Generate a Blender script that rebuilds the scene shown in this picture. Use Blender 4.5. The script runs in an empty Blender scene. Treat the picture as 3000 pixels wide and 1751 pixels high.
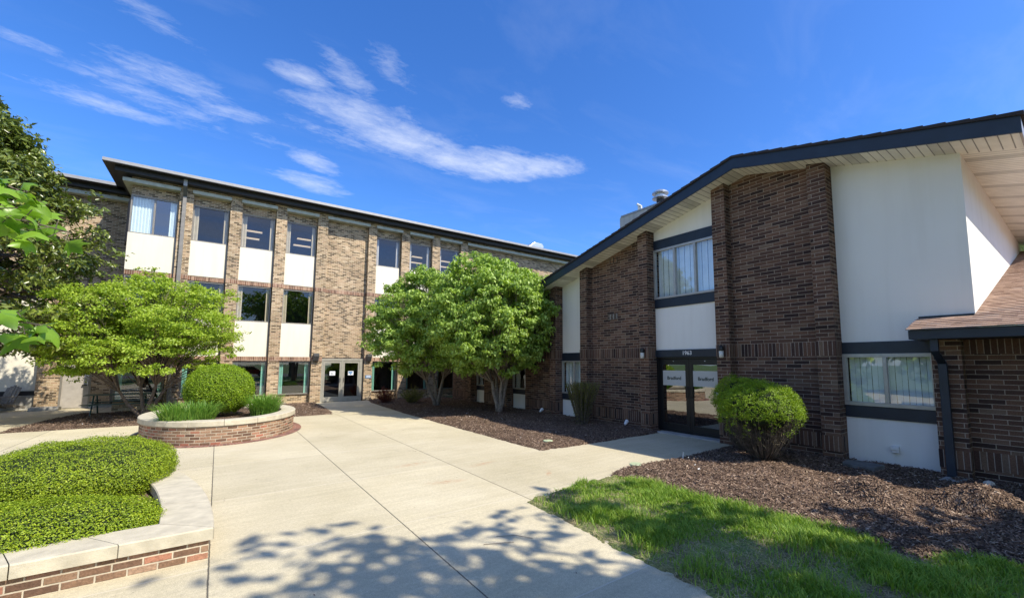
import bpy, math, random
import numpy as np
from mathutils import Matrix, Vector
random.seed(7); RNG = np.random.default_rng(7)
S = bpy.context.scene
R = math.radians

# ------------------------------------------------------------------ camera
cd = bpy.data.cameras.new("camera"); cam = bpy.data.objects.new("camera", cd)
S.collection.objects.link(cam); S.camera = cam
cd.sensor_width = 36; cd.lens = 36*1234/3000.0
cd.shift_x = -0.0253; cd.shift_y = 0.0238
cd.clip_start = 0.05; cd.clip_end = 4000
cam.matrix_world = Matrix(((0.7975468, -0.05790608, -0.60047147, 0), (-0.60325399, -0.07336797, -0.79416734, 0),
                           (0.00193175, 0.99562243, -0.09344646, 1.9), (0, 0, 0, 1)))
# ------------------------------------------------------------------ sun and sky
SUN = Vector((0.36, -0.83, 1.0)).normalized()          # towards the sun
sl = bpy.data.lights.new("sun", 'SUN'); sl.energy = 4.6; sl.angle = R(0.55); sl.color = (1.0, 0.92, 0.78)
so = bpy.data.objects.new("sun", sl); S.collection.objects.link(so)
so.rotation_euler = SUN.to_track_quat('Z', 'Y').to_euler()
S.view_settings.view_transform = 'Standard'; S.view_settings.look = 'None'
S.view_settings.exposure = 0.52; S.view_settings.gamma = 1.0
S.render.engine = 'CYCLES'
W = bpy.data.worlds.new("World"); S.world = W; W.use_nodes = True
nt = W.node_tree; nt.nodes.clear()
def N(nt, t, **k):
    n = nt.nodes.new(t)
    for a, v in k.items():
        if a.startswith('i_'):
            key = a[2:]; n.inputs[int(key) if key.isdigit() else key].default_value = v
        else: setattr(n, a, v)
    return n
def L(nt, a, b): nt.links.new(a, b)
def M(nt, op, a, b=None, c=None, clamp=False):
    n = nt.nodes.new('ShaderNodeMath'); n.operation = op; n.use_clamp = clamp
    for i, v in enumerate((a, b, c)):
        if v is None: continue
        if isinstance(v, (int, float)): n.inputs[i].default_value = v
        else: nt.links.new(v, n.inputs[i])
    return n.outputs[0]
def mixc(nt, f, a, b, mode='MIX'):
    n = nt.nodes.new('ShaderNodeMix'); n.data_type = 'RGBA'; n.blend_type = mode
    for i, v in ((0, f), (6, a), (7, b)):
        if isinstance(v, (int, float)): n.inputs[i].default_value = v
        elif isinstance(v, tuple): n.inputs[i].default_value = v if len(v) == 4 else (*v, 1)
        else: nt.links.new(v, n.inputs[i])
    return n.outputs[2]
sky = N(nt, 'ShaderNodeTexSky', sky_type='NISHITA', sun_disc=False)
sky.sun_elevation = math.asin(SUN.z); sky.sun_rotation = math.atan2(SUN.x, SUN.y)
sky.altitude = 200; sky.air_density = 1.0; sky.dust_density = 0.9; sky.ozone_density = 2.2
hs = N(nt, 'ShaderNodeHueSaturation', i_Saturation=1.26, i_Value=1.0); L(nt, sky.outputs[0], hs.inputs['Color'])
skyc = mixc(nt, 1.0, hs.outputs[0], (.93, 1.14, 1.56), 'MULTIPLY')
tc = N(nt, 'ShaderNodeTexCoord'); sx = N(nt, 'ShaderNodeSeparateXYZ'); L(nt, tc.outputs['Generated'], sx.inputs[0])
zz = M(nt, 'MAXIMUM', sx.outputs[2], 0.02)
cx = N(nt, 'ShaderNodeCombineXYZ'); L(nt, M(nt, 'DIVIDE', sx.outputs[0], zz), cx.inputs[0]); L(nt, M(nt, 'DIVIDE', sx.outputs[1], zz), cx.inputs[1])
def cnoise(rot, scale, nscale, det, dist, loc=(0, 0, 0), rough=0.6):
    mp = N(nt, 'ShaderNodeMapping'); mp.inputs['Rotation'].default_value = (0, 0, R(rot)); mp.inputs['Scale'].default_value = scale
    mp.inputs['Location'].default_value = loc
    L(nt, cx.outputs[0], mp.inputs[0])
    nz = N(nt, 'ShaderNodeTexNoise', i_Scale=nscale, i_Detail=det, i_Distortion=dist, i_Roughness=rough); L(nt, mp.outputs[0], nz.inputs['Vector'])
    return nz.outputs[0]
st1 = cnoise(-20, (1.0, 2.1, 1), 4.0, 10, 0.35, (0, 0, 0), 0.62)
st2 = cnoise(12, (1.0, 1.5, 1), 18.0, 8, 0.5, (3, 1, 0), 0.72)
tex = M(nt, 'ADD', M(nt, 'MULTIPLY', st1, 0.6), M(nt, 'MULTIPLY', st2, 0.4))
blobs = [(.40, 1.76, 14, .30, .15, .9), (.62, 1.83, 6, .30, .17, 1.1), (.85, 1.86, -4, .26, .16, 1.1), (1.08, 1.78, -22, .26, .19, 1.25), (1.26, 1.66, -38, .24, .15, 1.05),
         (.19, 1.62, 20, .13, .08, .85), (.31, 1.52, 40, .17, .08, .75), (.42, 1.38, 42, .15, .07, .6), (.42, 1.97, 3, .34, .11, .6), (.55, 1.62, 30, .2, .1, .45), (.80, 1.62, 10, .2, .1, .4),
         (-.42, 2.26, 0, .26, .10, .72), (-.25, 2.10, 25, .34, .16, .62), (-.18, 1.92, 20, .25, .12, .66), (-.04, 2.03, -5, .18, .10, .75), (-.55, 1.95, 10, .13, .05, .7), (-.3, 2.0, 10, .4, .1, .45),
         (.33, 2.30, 38, .16, .10, .9), (.36, 2.58, 15, .22, .14, .9), (.12, 2.2, 15, .25, .09, .5), (.87, 1.27, 0, .08, .06, .7), (-.2, 1.6, 40, .24, .07, .5)]
acc = None
for bx, by, an, la, lb, stg in blobs:
    m1 = N(nt, 'ShaderNodeMapping', vector_type='TEXTURE'); m1.inputs['Location'].default_value = (bx, by, 0)
    m1.inputs['Rotation'].default_value = (0, 0, R(an)); m1.inputs['Scale'].default_value = (la*1.25, lb*1.25, 1)
    L(nt, cx.outputs[0], m1.inputs[0])
    g = N(nt, 'ShaderNodeTexGradient', gradient_type='SPHERICAL'); L(nt, m1.outputs[0], g.inputs[0])
    v = M(nt, 'MULTIPLY', M(nt, 'POWER', g.outputs[0], 0.62), stg)
    acc = v if acc is None else M(nt, 'MAXIMUM', acc, v)
den = M(nt, 'SUBTRACT', M(nt, 'ADD', M(nt, 'MULTIPLY', acc, .85), M(nt, 'MULTIPLY', tex, 1.7)), 1.13)
den = M(nt, 'MULTIPLY', den, M(nt, 'MULTIPLY', acc, 2.2, clamp=True), clamp=True)
den = M(nt, 'MULTIPLY', den, 0.70, clamp=True)
# thin high veil low on the right
veil = cnoise(-50, (1, 2.2, 1), 1.3, 6, 0.6, (1, 5, 0))
vm = N(nt, 'ShaderNodeMapRange', i_1=0.5, i_2=0.85, i_3=0.0, i_4=0.08); L(nt, veil, vm.inputs[0])
den = M(nt, 'MAXIMUM', den, vm.outputs[0])
# bright broken cloud added in the unseen sky behind the viewpoint, for fill light
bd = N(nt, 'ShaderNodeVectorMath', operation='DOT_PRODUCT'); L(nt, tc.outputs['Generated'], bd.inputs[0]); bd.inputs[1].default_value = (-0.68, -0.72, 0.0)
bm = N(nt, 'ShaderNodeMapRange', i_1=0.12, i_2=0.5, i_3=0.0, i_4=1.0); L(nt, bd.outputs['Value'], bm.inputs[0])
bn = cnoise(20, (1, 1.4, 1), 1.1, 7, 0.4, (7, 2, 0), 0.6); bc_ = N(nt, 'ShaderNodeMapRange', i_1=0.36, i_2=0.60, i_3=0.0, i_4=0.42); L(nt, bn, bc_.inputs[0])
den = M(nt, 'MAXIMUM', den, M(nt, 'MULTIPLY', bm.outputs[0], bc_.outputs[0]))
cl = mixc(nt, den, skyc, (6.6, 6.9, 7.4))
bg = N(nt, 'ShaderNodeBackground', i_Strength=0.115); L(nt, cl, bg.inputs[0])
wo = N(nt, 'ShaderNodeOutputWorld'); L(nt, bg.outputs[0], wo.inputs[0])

# ------------------------------------------------------------------ materials
MATS = {}
def newmat(name):
    m = bpy.data.materials.new(name); m.use_nodes = True; t = m.node_tree; t.nodes.clear()
    o = t.nodes.new('ShaderNodeOutputMaterial'); b = t.nodes.new('ShaderNodeBsdfPrincipled')
    t.links.new(b.outputs[0], o.inputs[0]); MATS[name] = m
    return m, t, b, o
def noise(t, scale, det=4, vec=None, dist=0, rough=.55):
    n = N(t, 'ShaderNodeTexNoise', i_Scale=scale, i_Detail=det, i_Distortion=dist, i_Roughness=rough)
    if vec is None:
        g = t.nodes.new('ShaderNodeNewGeometry'); vec = g.outputs['Position']
    L(t, vec, n.inputs['Vector']); return n.outputs[0]
def ramp(t, f, pts, interp='LINEAR'):
    r = t.nodes.new('ShaderNodeValToRGB'); L(t, f, r.inputs[0]); e = r.color_ramp.elements; r.color_ramp.interpolation = interp
    e[0].position = pts[0][0]; e[0].color = (*pts[0][1], 1); e[1].position = pts[-1][0]; e[1].color = (*pts[-1][1], 1)
    for p, c in pts[1:-1]:
        k = e.new(p); k.color = (*c, 1)
    return r.outputs[0]
def maprange(t, v, a, b, c, d):
    n = N(t, 'ShaderNodeMapRange', i_1=a, i_2=b, i_3=c, i_4=d); L(t, v, n.inputs[0]); return n.outputs[0]
def bump(t, b, h, strength=.3, dist=.01):
    n = N(t, 'ShaderNodeBump', i_Strength=strength, i_Distance=dist); L(t, h, n.inputs['Height']); L(t, n.outputs[0], b.inputs['Normal'])
def simple(name, col, rough=.6, metal=0., var=.12, nscale=6, bmp=.0, spec=.5):
    m, t, b, o = newmat(name)
    n = noise(t, nscale, 6)
    c = mixc(t, 1.0, (*col, 1), ramp(t, n, [(.3, (1-var,)*3), (.7, (1+var,)*3)]), 'MULTIPLY')
    L(t, c, b.inputs['Base Color']); b.inputs['Roughness'].default_value = rough; b.inputs['Metallic'].default_value = metal
    b.inputs['Specular IOR Level'].default_value = spec
    if bmp: bump(t, b, noise(t, nscale*8, 3), bmp, .005)
    return m
def walluv(t):
    g = t.nodes.new('ShaderNodeNewGeometry'); p = N(t, 'ShaderNodeSeparateXYZ'); L(t, g.outputs['Position'], p.inputs[0])
    n = N(t, 'ShaderNodeSeparateXYZ'); L(t, g.outputs['True Normal'], n.inputs[0])
    ax = M(t, 'GREATER_THAN', M(t, 'ABSOLUTE', n.outputs[0]), .7)
    az = M(t, 'GREATER_THAN', M(t, 'ABSOLUTE', n.outputs[2]), .7)
    u = M(t, 'ADD', M(t, 'MULTIPLY', p.outputs[1], ax), M(t, 'MULTIPLY', p.outputs[0], M(t, 'SUBTRACT', 1, ax)))
    v = M(t, 'ADD', M(t, 'MULTIPLY', p.outputs[1], az), M(t, 'MULTIPLY', p.outputs[2], M(t, 'SUBTRACT', 1, az)))
    return u, v
def brick(name, bw, bh, mw, cols, mcol, uv=False, stagger=.5, vshift=0., dirt=.25, rough=.85, bmp=.6):
    m, t, b, o = newmat(name)
    if uv:
        tcn = t.nodes.new('ShaderNodeTexCoord'); s = t.nodes.new('ShaderNodeSeparateXYZ'); L(t, tcn.outputs['UV'], s.inputs[0]); u, v = s.outputs[0], s.outputs[1]
    else: u, v = walluv(t)
    if vshift: v = M(t, 'ADD', v, vshift)
    vr = M(t, 'DIVIDE', v, bh); row = M(t, 'FLOOR', vr)
    off = M(t, 'MULTIPLY', M(t, 'FLOORED_MODULO', row, 2), stagger)
    ur = M(t, 'ADD', M(t, 'DIVIDE', u, bw), off); col = M(t, 'FLOOR', ur)
    fu = M(t, 'MULTIPLY', M(t, 'FRACT', ur), bw); fv = M(t, 'MULTIPLY', M(t, 'FRACT', vr), bh)
    wob = M(t, 'MULTIPLY', M(t, 'SUBTRACT', noise(t, 35, 2), .5), .006)
    du = M(t, 'MINIMUM', fu, M(t, 'SUBTRACT', bw, fu)); dv = M(t, 'MINIMUM', fv, M(t, 'SUBTRACT', bh, fv))
    d = M(t, 'ADD', M(t, 'MINIMUM', du, dv), wob)
    mask = maprange(t, d, mw*.5-.0015, mw*.5+.0015, 0, 1)
    wn = N(t, 'ShaderNodeTexWhiteNoise', noise_dimensions='3D'); cc = t.nodes.new('ShaderNodeCombineXYZ')
    L(t, col, cc.inputs[0]); L(t, row, cc.inputs[1]); cc.inputs[2].default_value = len(MATS)*1.37
    L(t, cc.outputs[0], wn.inputs['Vector'])
    bc = ramp(t, wn.outputs['Value'], cols)
    fine = noise(t, 60, 5, rough=.7); big = noise(t, .9, 5)
    bc = mixc(t, 1.0, bc, ramp(t, fine, [(.3, (.62,)*3), (.7, (1.32,)*3)]), 'MULTIPLY')
    mc = mixc(t, 1.0, (*mcol, 1), ramp(t, noise(t, 9, 4), [(.3, (.8,)*3), (.7, (1.12,)*3)]), 'MULTIPLY')
    c = mixc(t, mask, mc, bc)
    c = mixc(t, 1.0, c, ramp(t, big, [(.3, (1-dirt,)*3), (.7, (1+dirt*.5,)*3)]), 'MULTIPLY')
    L(t, c, b.inputs['Base Color']); b.inputs['Roughness'].default_value = rough; b.inputs['Specular IOR Level'].default_value = .25
    h = M(t, 'ADD', mask, M(t, 'MULTIPLY', fine, .5)); bump(t, b, h, bmp, .006)
    return m
TAN = [(0, (.09, .06, .035)), (.2, (.15, .10, .06)), (.32, (.27, .19, .105)), (.48, (.36, .25, .155)), (.65, (.44, .32, .19)), (.8, (.41, .27, .165)), (1, (.53, .41, .27))]
BRN = [(0, (.036, .022, .019)), (.16, (.065, .038, .030)), (.4, (.105, .057, .040)), (.62, (.135, .073, .048)), (.82, (.17, .094, .060)), (1, (.19, .13, .09))]
brick('brick_tan', .203, .0677, .011, TAN, (.66, .57, .41))
brick('brick_tan_soldier', .0677, .5, .010, [(0, (.14, .07, .045)), (.4, (.26, .14, .09)), (.7, (.36, .21, .14)), (1, (.45, .30, .2))], (.6, .5, .38), stagger=0)
brick('brick_brown', .305, .0785, .0095, BRN, (.38, .31, .24))
brick('brick_brown_soldier', .0785, .9, .010, BRN, (.37, .305, .25), stagger=0)
PL = [(0, (.12, .075, .06)), (.25, (.19, .12, .09)), (.45, (.25, .17, .13)), (.6, (.30, .19, .14)), (.75, (.34, .23, .175)), (.9, (.34, .13, .10)), (1, (.32, .27, .22))]
PL2 = [(p, (c[0]*1.12, c[1]*1.04, c[2]*.86)) for p, c in PL]
brick('brick_planter', .203, .0677, .013, PL2, (.56, .48, .36), uv=True, dirt=.35, bmp=.9)
brick('brick_paver', .0677, .203, .008, [(0, (.14, .07, .06)), (.5, (.25, .11, .08)), (1, (.34, .17, .12))], (.36, .3, .24), uv=True, stagger=0)

def stucco(name, col, stain=.06):
    m, t, b, o = newmat(name)
    n = noise(t, 1.3, 6); f = noise(t, 140, 3)
    mp = N(t, 'ShaderNodeMapping'); mp.inputs['Scale'].default_value = (3, 3, .25)
    g = t.nodes.new('ShaderNodeNewGeometry'); L(t, g.outputs['Position'], mp.inputs[0]); st = noise(t, 1.4, 6, mp.outputs[0])
    c = mixc(t, 1., (*col, 1), ramp(t, n, [(.3, (1-stain,)*3), (.7, (1+stain,)*3)]), 'MULTIPLY')
    c = mixc(t, 1., c, ramp(t, st, [(.36, (1-stain*2.6, 1-stain*2.8, 1-stain*3.2)), (.55, (1, 1, 1))]), 'MULTIPLY')
    L(t, c, b.inputs['Base Color']); b.inputs['Roughness'].default_value = .9; b.inputs['Specular IOR Level'].default_value = .2
    bump(t, b, f, .35, .004); return m
stucco('stucco_cream', (.74, .70, .58), .02); stucco('stucco_white', (.80, .79, .74), .014); stucco('stucco_grey', (.50, .49, .46), .05)
simple('navy_paint', (.010, .019, .034), .45, var=.25, nscale=3)
simple('charcoal_metal', (.10, .10, .10), .45, .3); simple('dark_metal', (.028, .027, .028), .5, .2)
simple('roof_edge_metal', (.34, .33, .31), .45, .4, var=.08); simple('bronze_frame', (.24, .22, .19), .45, .3)
simple('window_alu', (.42, .41, .38), .4, .4); simple('door_bronze', (.012, .013, .015), .35, .3)
simple('lintel_stone', (.46, .48, .42), .85, var=.15, nscale=5, bmp=.3)
simple('door_frame_grey', (.38, .36, .30), .45, .3); simple('steel_door', (.38, .35, .31), .5)
simple('black_plastic', (.012, .012, .012), .4); simple('white_plastic', (.75, .75, .72), .4, var=.04); simple('galvanised', (.55, .56, .56), .35, .8)
simple('lamp_glass', (.62, .6, .52), .25, var=.04); simple('paper', (.82, .84, .86), .6, var=.03); simple('ink', (.02, .04, .03), .6)
simple('paper_blue', (.12, .25, .45), .6); simple('number_white', (.8, .8, .78), .5, var=.02); simple('frosted_film', (.50, .50, .46), .6, var=.03)
simple('roller_blind', (.78, .86, .82), .8, var=.03); simple('blinds_white', (.78, .82, .82), .8, var=.06); simple('curtain_cream', (.66, .64, .50), .9, var=.1); simple('curtain_green', (.40, .62, .54), .9, var=.1)
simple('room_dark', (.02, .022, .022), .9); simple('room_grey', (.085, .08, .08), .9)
simple('green_paint', (.012, .06, .045), .35); simple('weathered_wood', (.20, .18, .15), .85, var=.35, nscale=20)
simple('bark', (.17, .13, .10), .95, var=.45, nscale=18, bmp=.8); simple('bark_grey', (.26, .22, .18), .95, var=.4, nscale=14, bmp=.8)
simple('twig', (.105, .085, .065), .95, var=.75, nscale=16); simple('valve_green', (.42, .48, .30), .6, var=.12)
simple('stone_grey', (.36, .35, .32), .85, var=.2, bmp=.4); simple('dry_leaf', (.30, .21, .14), .9, var=.4); simple('pale_chip', (.62, .55, .45), .9)
simple('petal_white', (.8, .8, .76), .8); simple('red_paint', (.35, .02, .02), .3); simple('silver_paint', (.5, .52, .55), .25, .5); simple('tyre', (.02, .02, .02), .9)
simple('asphalt', (.06, .06, .062), .9, var=.2, nscale=10); simple('tile_roof', (.1, .095, .09), .9, var=.2, nscale=10)
def glass(name, tint, base=.06, k=1.0, rough=0.0):
    m, t, b, o = newmat(name); t.nodes.remove(b)
    gg = t.nodes.new('ShaderNodeNewGeometry'); dp = N(t, 'ShaderNodeVectorMath', operation='DOT_PRODUCT'); L(t, gg.outputs['Normal'], dp.inputs[0]); L(t, gg.outputs['Incoming'], dp.inputs[1])
    sch = M(t, 'ADD', M(t, 'MULTIPLY', M(t, 'POWER', M(t, 'SUBTRACT', 1.0, M(t, 'ABSOLUTE', dp.outputs['Value']), clamp=True), 5.0), .95), .05)
    f = M(t, 'ADD', M(t, 'MULTIPLY', sch, k), base, clamp=True)
    tr = N(t, 'ShaderNodeBsdfTransparent'); tr.inputs[0].default_value = (*tint, 1)
    gl = N(t, 'ShaderNodeBsdfGlossy', i_Roughness=rough); gl.inputs[0].default_value = (.95, .97, 1, 1)
    bp = N(t, 'ShaderNodeBump', i_Strength=.05, i_Distance=.02); L(t, noise(t, 1.2, 2), bp.inputs['Height']); L(t, bp.outputs[0], gl.inputs['Normal'])
    mx = t.nodes.new('ShaderNodeMixShader'); L(t, f, mx.inputs[0]); L(t, tr.outputs[0], mx.inputs[1]); L(t, gl.outputs[0], mx.inputs[2]); L(t, mx.outputs[0], o.inputs[0])
glass('glass', (.72, .88, .84), .08, 1.3); glass('glass_dark', (.78, .75, .72), .02, 1.1); glass('glass_door', (.25, .26, .28), .20, 1.6); glass('glass_clear', (.90, .95, .96), .11, 1.35)
def emis(name, col, s):
    m, t, b, o = newmat(name); b.inputs['Base Color'].default_value = (*col, 1); b.inputs['Emission Color'].default_value = (*col, 1); b.inputs['Emission Strength'].default_value = s
emis('ceiling_lamp', (.75, .66, .50), .55)

def soffit(name, ax, step, col=(.84, .83, .76)):
    m, t, b, o = newmat(name)
    g = t.nodes.new('ShaderNodeNewGeometry'); p = N(t, 'ShaderNodeSeparateXYZ'); L(t, g.outputs['Position'], p.inputs[0])
    r = M(t, 'DIVIDE', p.outputs[ax], step); f = M(t, 'FRACT', r)
    d = M(t, 'MINIMUM', f, M(t, 'SUBTRACT', 1, f)); mk = maprange(t, d, .03, .075, 0, 1)
    vent = M(t, 'LESS_THAN', M(t, 'FLOORED_MODULO', M(t, 'FLOOR', r), 9), 2)
    c = mixc(t, vent, (*col, 1), tuple(x*.72 for x in col))
    c = mixc(t, mk, tuple(x*.28 for x in col), c)
    c = mixc(t, 1., c, ramp(t, noise(t, 2.5, 5), [(.3, (.86, .86, .84)), (.7, (1.08,)*3)]), 'MULTIPLY')
    L(t, c, b.inputs['Base Color']); b.inputs['Roughness'].default_value = .55; bump(t, b, mk, .5, .01)
soffit('soffit_rake', 1, .135); soffit('soffit_eave', 0, .105)
def shingle(name, cols):
    m, t, b, o = newmat(name)
    tcn = t.nodes.new('ShaderNodeTexCoord'); s = t.nodes.new('ShaderNodeSeparateXYZ'); L(t, tcn.outputs['UV'], s.inputs[0])
    row = s.outputs[1]; wr = N(t, 'ShaderNodeTexWhiteNoise', noise_dimensions='1D'); L(t, row, wr.inputs['W'])
    u = M(t, 'FLOOR', M(t, 'ADD', M(t, 'DIVIDE', s.outputs[0], .17), M(t, 'MULTIPLY', wr.outputs[0], 7)))
    wn = N(t, 'ShaderNodeTexWhiteNoise', noise_dimensions='2D'); cc = t.nodes.new('ShaderNodeCombineXYZ'); L(t, u, cc.inputs[0]); L(t, row, cc.inputs[1]); L(t, cc.outputs[0], wn.inputs['Vector'])
    c = ramp(t, wn.outputs['Value'], cols)
    c = mixc(t, 1., c, ramp(t, noise(t, 160, 3), [(.3, (.7,)*3), (.7, (1.3,)*3)]), 'MULTIPLY')
    L(t, c, b.inputs['Base Color']); b.inputs['Roughness'].default_value = .95; bump(t, b, noise(t, 200, 2), .4, .003)
shingle('shingle_tan', [(0, (.24, .15, .11)), (.4, (.32, .21, .15)), (.75, (.40, .27, .20)), (1, (.30, .22, .18))])
shingle('shingle_dark', [(0, (.02, .018, .02)), (1, (.05, .04, .04))])

def ground_mats():
    # concrete with saw-cut joints
    m, t, b, o = newmat('concrete')
    g = t.nodes.new('ShaderNodeNewGeometry'); p = N(t, 'ShaderNodeSeparateXYZ'); L(t, g.outputs['Position'], p.inputs[0]); X, Y = p.outputs[0], p.outputs[1]
    wob = M(t, 'MULTIPLY', M(t, 'SUBTRACT', noise(t, 14, 3), .5), .012)
    def joints(c, ks, w):
        r = None
        for k in ks:
            d = M(t, 'ABSOLUTE', M(t, 'ADD', M(t, 'SUBTRACT', c, k), wob)); v = maprange(t, d, w*.5, w*.5+.005, 1, 0)
            r = v if r is None else M(t, 'MAXIMUM', r, v)
        return r
    jx = joints(X, (.04, 1.86, 3.60, -3.6, -7.2), .008)
    jy = joints(Y, (5.12, 7.45, 9.9, 12.3, 14.8, 17.2, 2.7, .3, -2.1), .012)
    ramp1 = ramp(t, noise(t, .55, 7, rough=.65), [(.3, (.47, .415, .275)), (.5, (.54, .48, .33)), (.7, (.60, .54, .385))])
    mp = N(t, 'ShaderNodeMapping'); mp.inputs['Scale'].default_value = (.5, 6, 1); L(t, g.outputs['Position'], mp.inputs[0])
    brush = noise(t, 1.6, 6, mp.outputs[0], .3)
    c = mixc(t, 1., ramp1, ramp(t, brush, [(.3, (.93, .93, .935)), (.7, (1.05, 1.05, 1.04))]), 'MULTIPLY')
    grit = noise(t, 110, 3, rough=.8)
    ix = None
    for cc_, ks, w_ in ((X, (.04, 1.86, 3.60, -3.6, -7.2), 1.0), (Y, (5.12, 7.45, 9.9, 12.3, 14.8, 17.2, 2.7, .3, -2.1), 7.0)):
        for k_ in ks:
            q_ = M(t, 'MULTIPLY', M(t, 'GREATER_THAN', cc_, k_), w_); ix = q_ if ix is None else M(t, 'ADD', ix, q_)
    sl_ = N(t, 'ShaderNodeTexWhiteNoise', noise_dimensions='1D'); L(t, ix, sl_.inputs['W'])
    c = mixc(t, 1., c, ramp(t, sl_.outputs['Value'], [(0, (.93, .93, .93)), (1, (1.05, 1.045, 1.03))]), 'MULTIPLY')
    c = mixc(t, 1., c, ramp(t, noise(t, 26, 5, rough=.75), [(.32, (.86, .86, .87)), (.68, (1.12,)*3)]), 'MULTIPLY')
    c = mixc(t, 1., c, ramp(t, grit, [(.3, (.66, .66, .67)), (.7, (1.28,)*3)]), 'MULTIPLY')
    blot = noise(t, 3.2, 6, dist=.6)
    c = mixc(t, maprange(t, blot, .62, .78, 0, .35), c, (.30, .27, .22))
    # rust coloured smudges near the middle of the paving
    for (rx, ry, ra, rl, rw) in ((3.0, 7.9, .1, .45, .14), (4.1, 7.15, .2, .4, .12), (3.05, 6.45, -.25, .4, .14), (3.9, 12.6, 0, .2, .1), (4.7, 5.9, .9, .25, .07), (-.3, 17.1, .2, 1.3, .12)):
        mm = N(t, 'ShaderNodeMapping', vector_type='TEXTURE'); mm.inputs['Location'].default_value = (rx, ry, 0); mm.inputs['Rotation'].default_value = (0, 0, ra); mm.inputs['Scale'].default_value = (rl, rw, 5)
        L(t, g.outputs['Position'], mm.inputs[0]); gg = N(t, 'ShaderNodeTexGradient', gradient_type='SPHERICAL'); L(t, mm.outputs[0], gg.inputs[0])
        c = mixc(t, M(t, 'MULTIPLY', M(t, 'MULTIPLY', gg.outputs[0], maprange(t, noise(t, 12, 5), .4, .65, 0, 1)), .8, clamp=True), c, (.42, .22, .12))
    c = mixc(t, M(t, 'MULTIPLY', jy, .45), c, (.66, .60, .48))
    c = mixc(t, M(t, 'MULTIPLY', jx, .85), c, (.05, .045, .04))
    wv = N(t, 'ShaderNodeVectorMath', operation='ADD'); L(t, g.outputs['Position'], wv.inputs[0]); nn = N(t, 'ShaderNodeTexNoise', i_Scale=1.8, i_Detail=5); L(t, g.outputs['Position'], nn.inputs['Vector'])
    wm = N(t, 'ShaderNodeVectorMath', operation='SCALE'); wm.inputs['Scale'].default_value = .9; L(t, nn.outputs['Color'], wm.inputs[0]); L(t, wm.outputs[0], wv.inputs[1])
    ck = N(t, 'ShaderNodeTexVoronoi', feature='DISTANCE_TO_EDGE', i_Scale=.30); L(t, wv.outputs[0], ck.inputs['Vector'])
    ckm = M(t, 'MULTIPLY', maprange(t, ck.outputs['Distance'], .0008, .0022, 1, 0), maprange(t, noise(t, .45, 2), .55, .60, 0, .55))
    c = mixc(t, ckm, c, (.16, .13, .10))
    spots = N(t, 'ShaderNodeTexVoronoi', i_Scale=3.0); L(t, g.outputs['Position'], spots.inputs['Vector'])
    c = mixc(t, maprange(t, spots.outputs['Distance'], .02, .035, .6, 0), c, (.10, .08, .06))
    L(t, c, b.inputs['Base Color']); b.inputs['Roughness'].default_value = .9; b.inputs['Specular IOR Level'].default_value = .25
    h = M(t, 'SUBTRACT', M(t, 'MULTIPLY', grit, .5), M(t, 'MULTIPLY', jx, 2)); bump(t, b, h, .35, .004)
    # mulch
    m, t, b, o = newmat('mulch')
    v = N(t, 'ShaderNodeTexVoronoi', i_Scale=34); 
    mp = N(t, 'ShaderNodeMapping'); mp.inputs['Scale'].default_value = (1, 1.8, 1); mp.inputs['Rotation'].default_value = (0, 0, .6)
    g = t.nodes.new('ShaderNodeNewGeometry'); L(t, g.outputs['Position'], mp.inputs[0]); L(t, mp.outputs[0], v.inputs['Vector'])
    s = N(t, 'ShaderNodeSeparateColor'); L(t, v.outputs['Color'], s.inputs[0])
    c = ramp(t, s.outputs[0], [(0, (.045, .028, .022)), (.5, (.135, .090, .062)), (.85, (.24, .165, .115)), (1, (.38, .285, .21))])
    c = mixc(t, 1., c, ramp(t, noise(t, 1.2, 5), [(.3, (.75,)*3), (.7, (1.25,)*3)]), 'MULTIPLY')
    L(t, c, b.inputs['Base Color']); b.inputs['Roughness'].default_value = .95; b.inputs['Specular IOR Level'].default_value = .15
    bump(t, b, M(t, 'ADD', v.outputs['Distance'], noise(t, 50, 4)), 1., .03)
    m, t, b, o = newmat('mulch_chip')
    g = t.nodes.new('ShaderNodeNewGeometry')
    c = ramp(t, g.outputs['Random Per Island'], [(0, (.06, .036, .028)), (.5, (.155, .105, .075)), (.88, (.28, .195, .14)), (1, (.50, .39, .29))])
    L(t, c, b.inputs['Base Color']); b.inputs['Roughness'].default_value = .95; b.inputs['Specular IOR Level'].default_value = .15
    # soil / thin lawn
    m, t, b, o = newmat('lawn_soil')
    n = noise(t, 2.2, 6); 
    c = ramp(t, n, [(.3, (.16, .12, .07)), (.5, (.20, .21, .07)), (.7, (.15, .22, .05))]); c = mixc(t, 1., c, ramp(t, noise(t, 60, 4), [(.3, (.5,)*3), (.7, (1.5,)*3)]), 'MULTIPLY')
    L(t, c, b.inputs['Base Color']); b.inputs['Roughness'].default_value = .95; bump(t, b, noise(t, 40, 4), 1, .03)
    m, t, b, o = newmat('far_grass')
    c = mixc(t, 1., (.075, .13, .025), ramp(t, noise(t, .4, 8, rough=.7), [(.3, (.6,)*3), (.7, (1.5, 1.4, 1.2))]), 'MULTIPLY')
    L(t, c, b.inputs['Base Color']); b.inputs['Roughness'].default_value = .95; bump(t, b, noise(t, 20, 4), 1, .05)
ground_mats()
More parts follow.
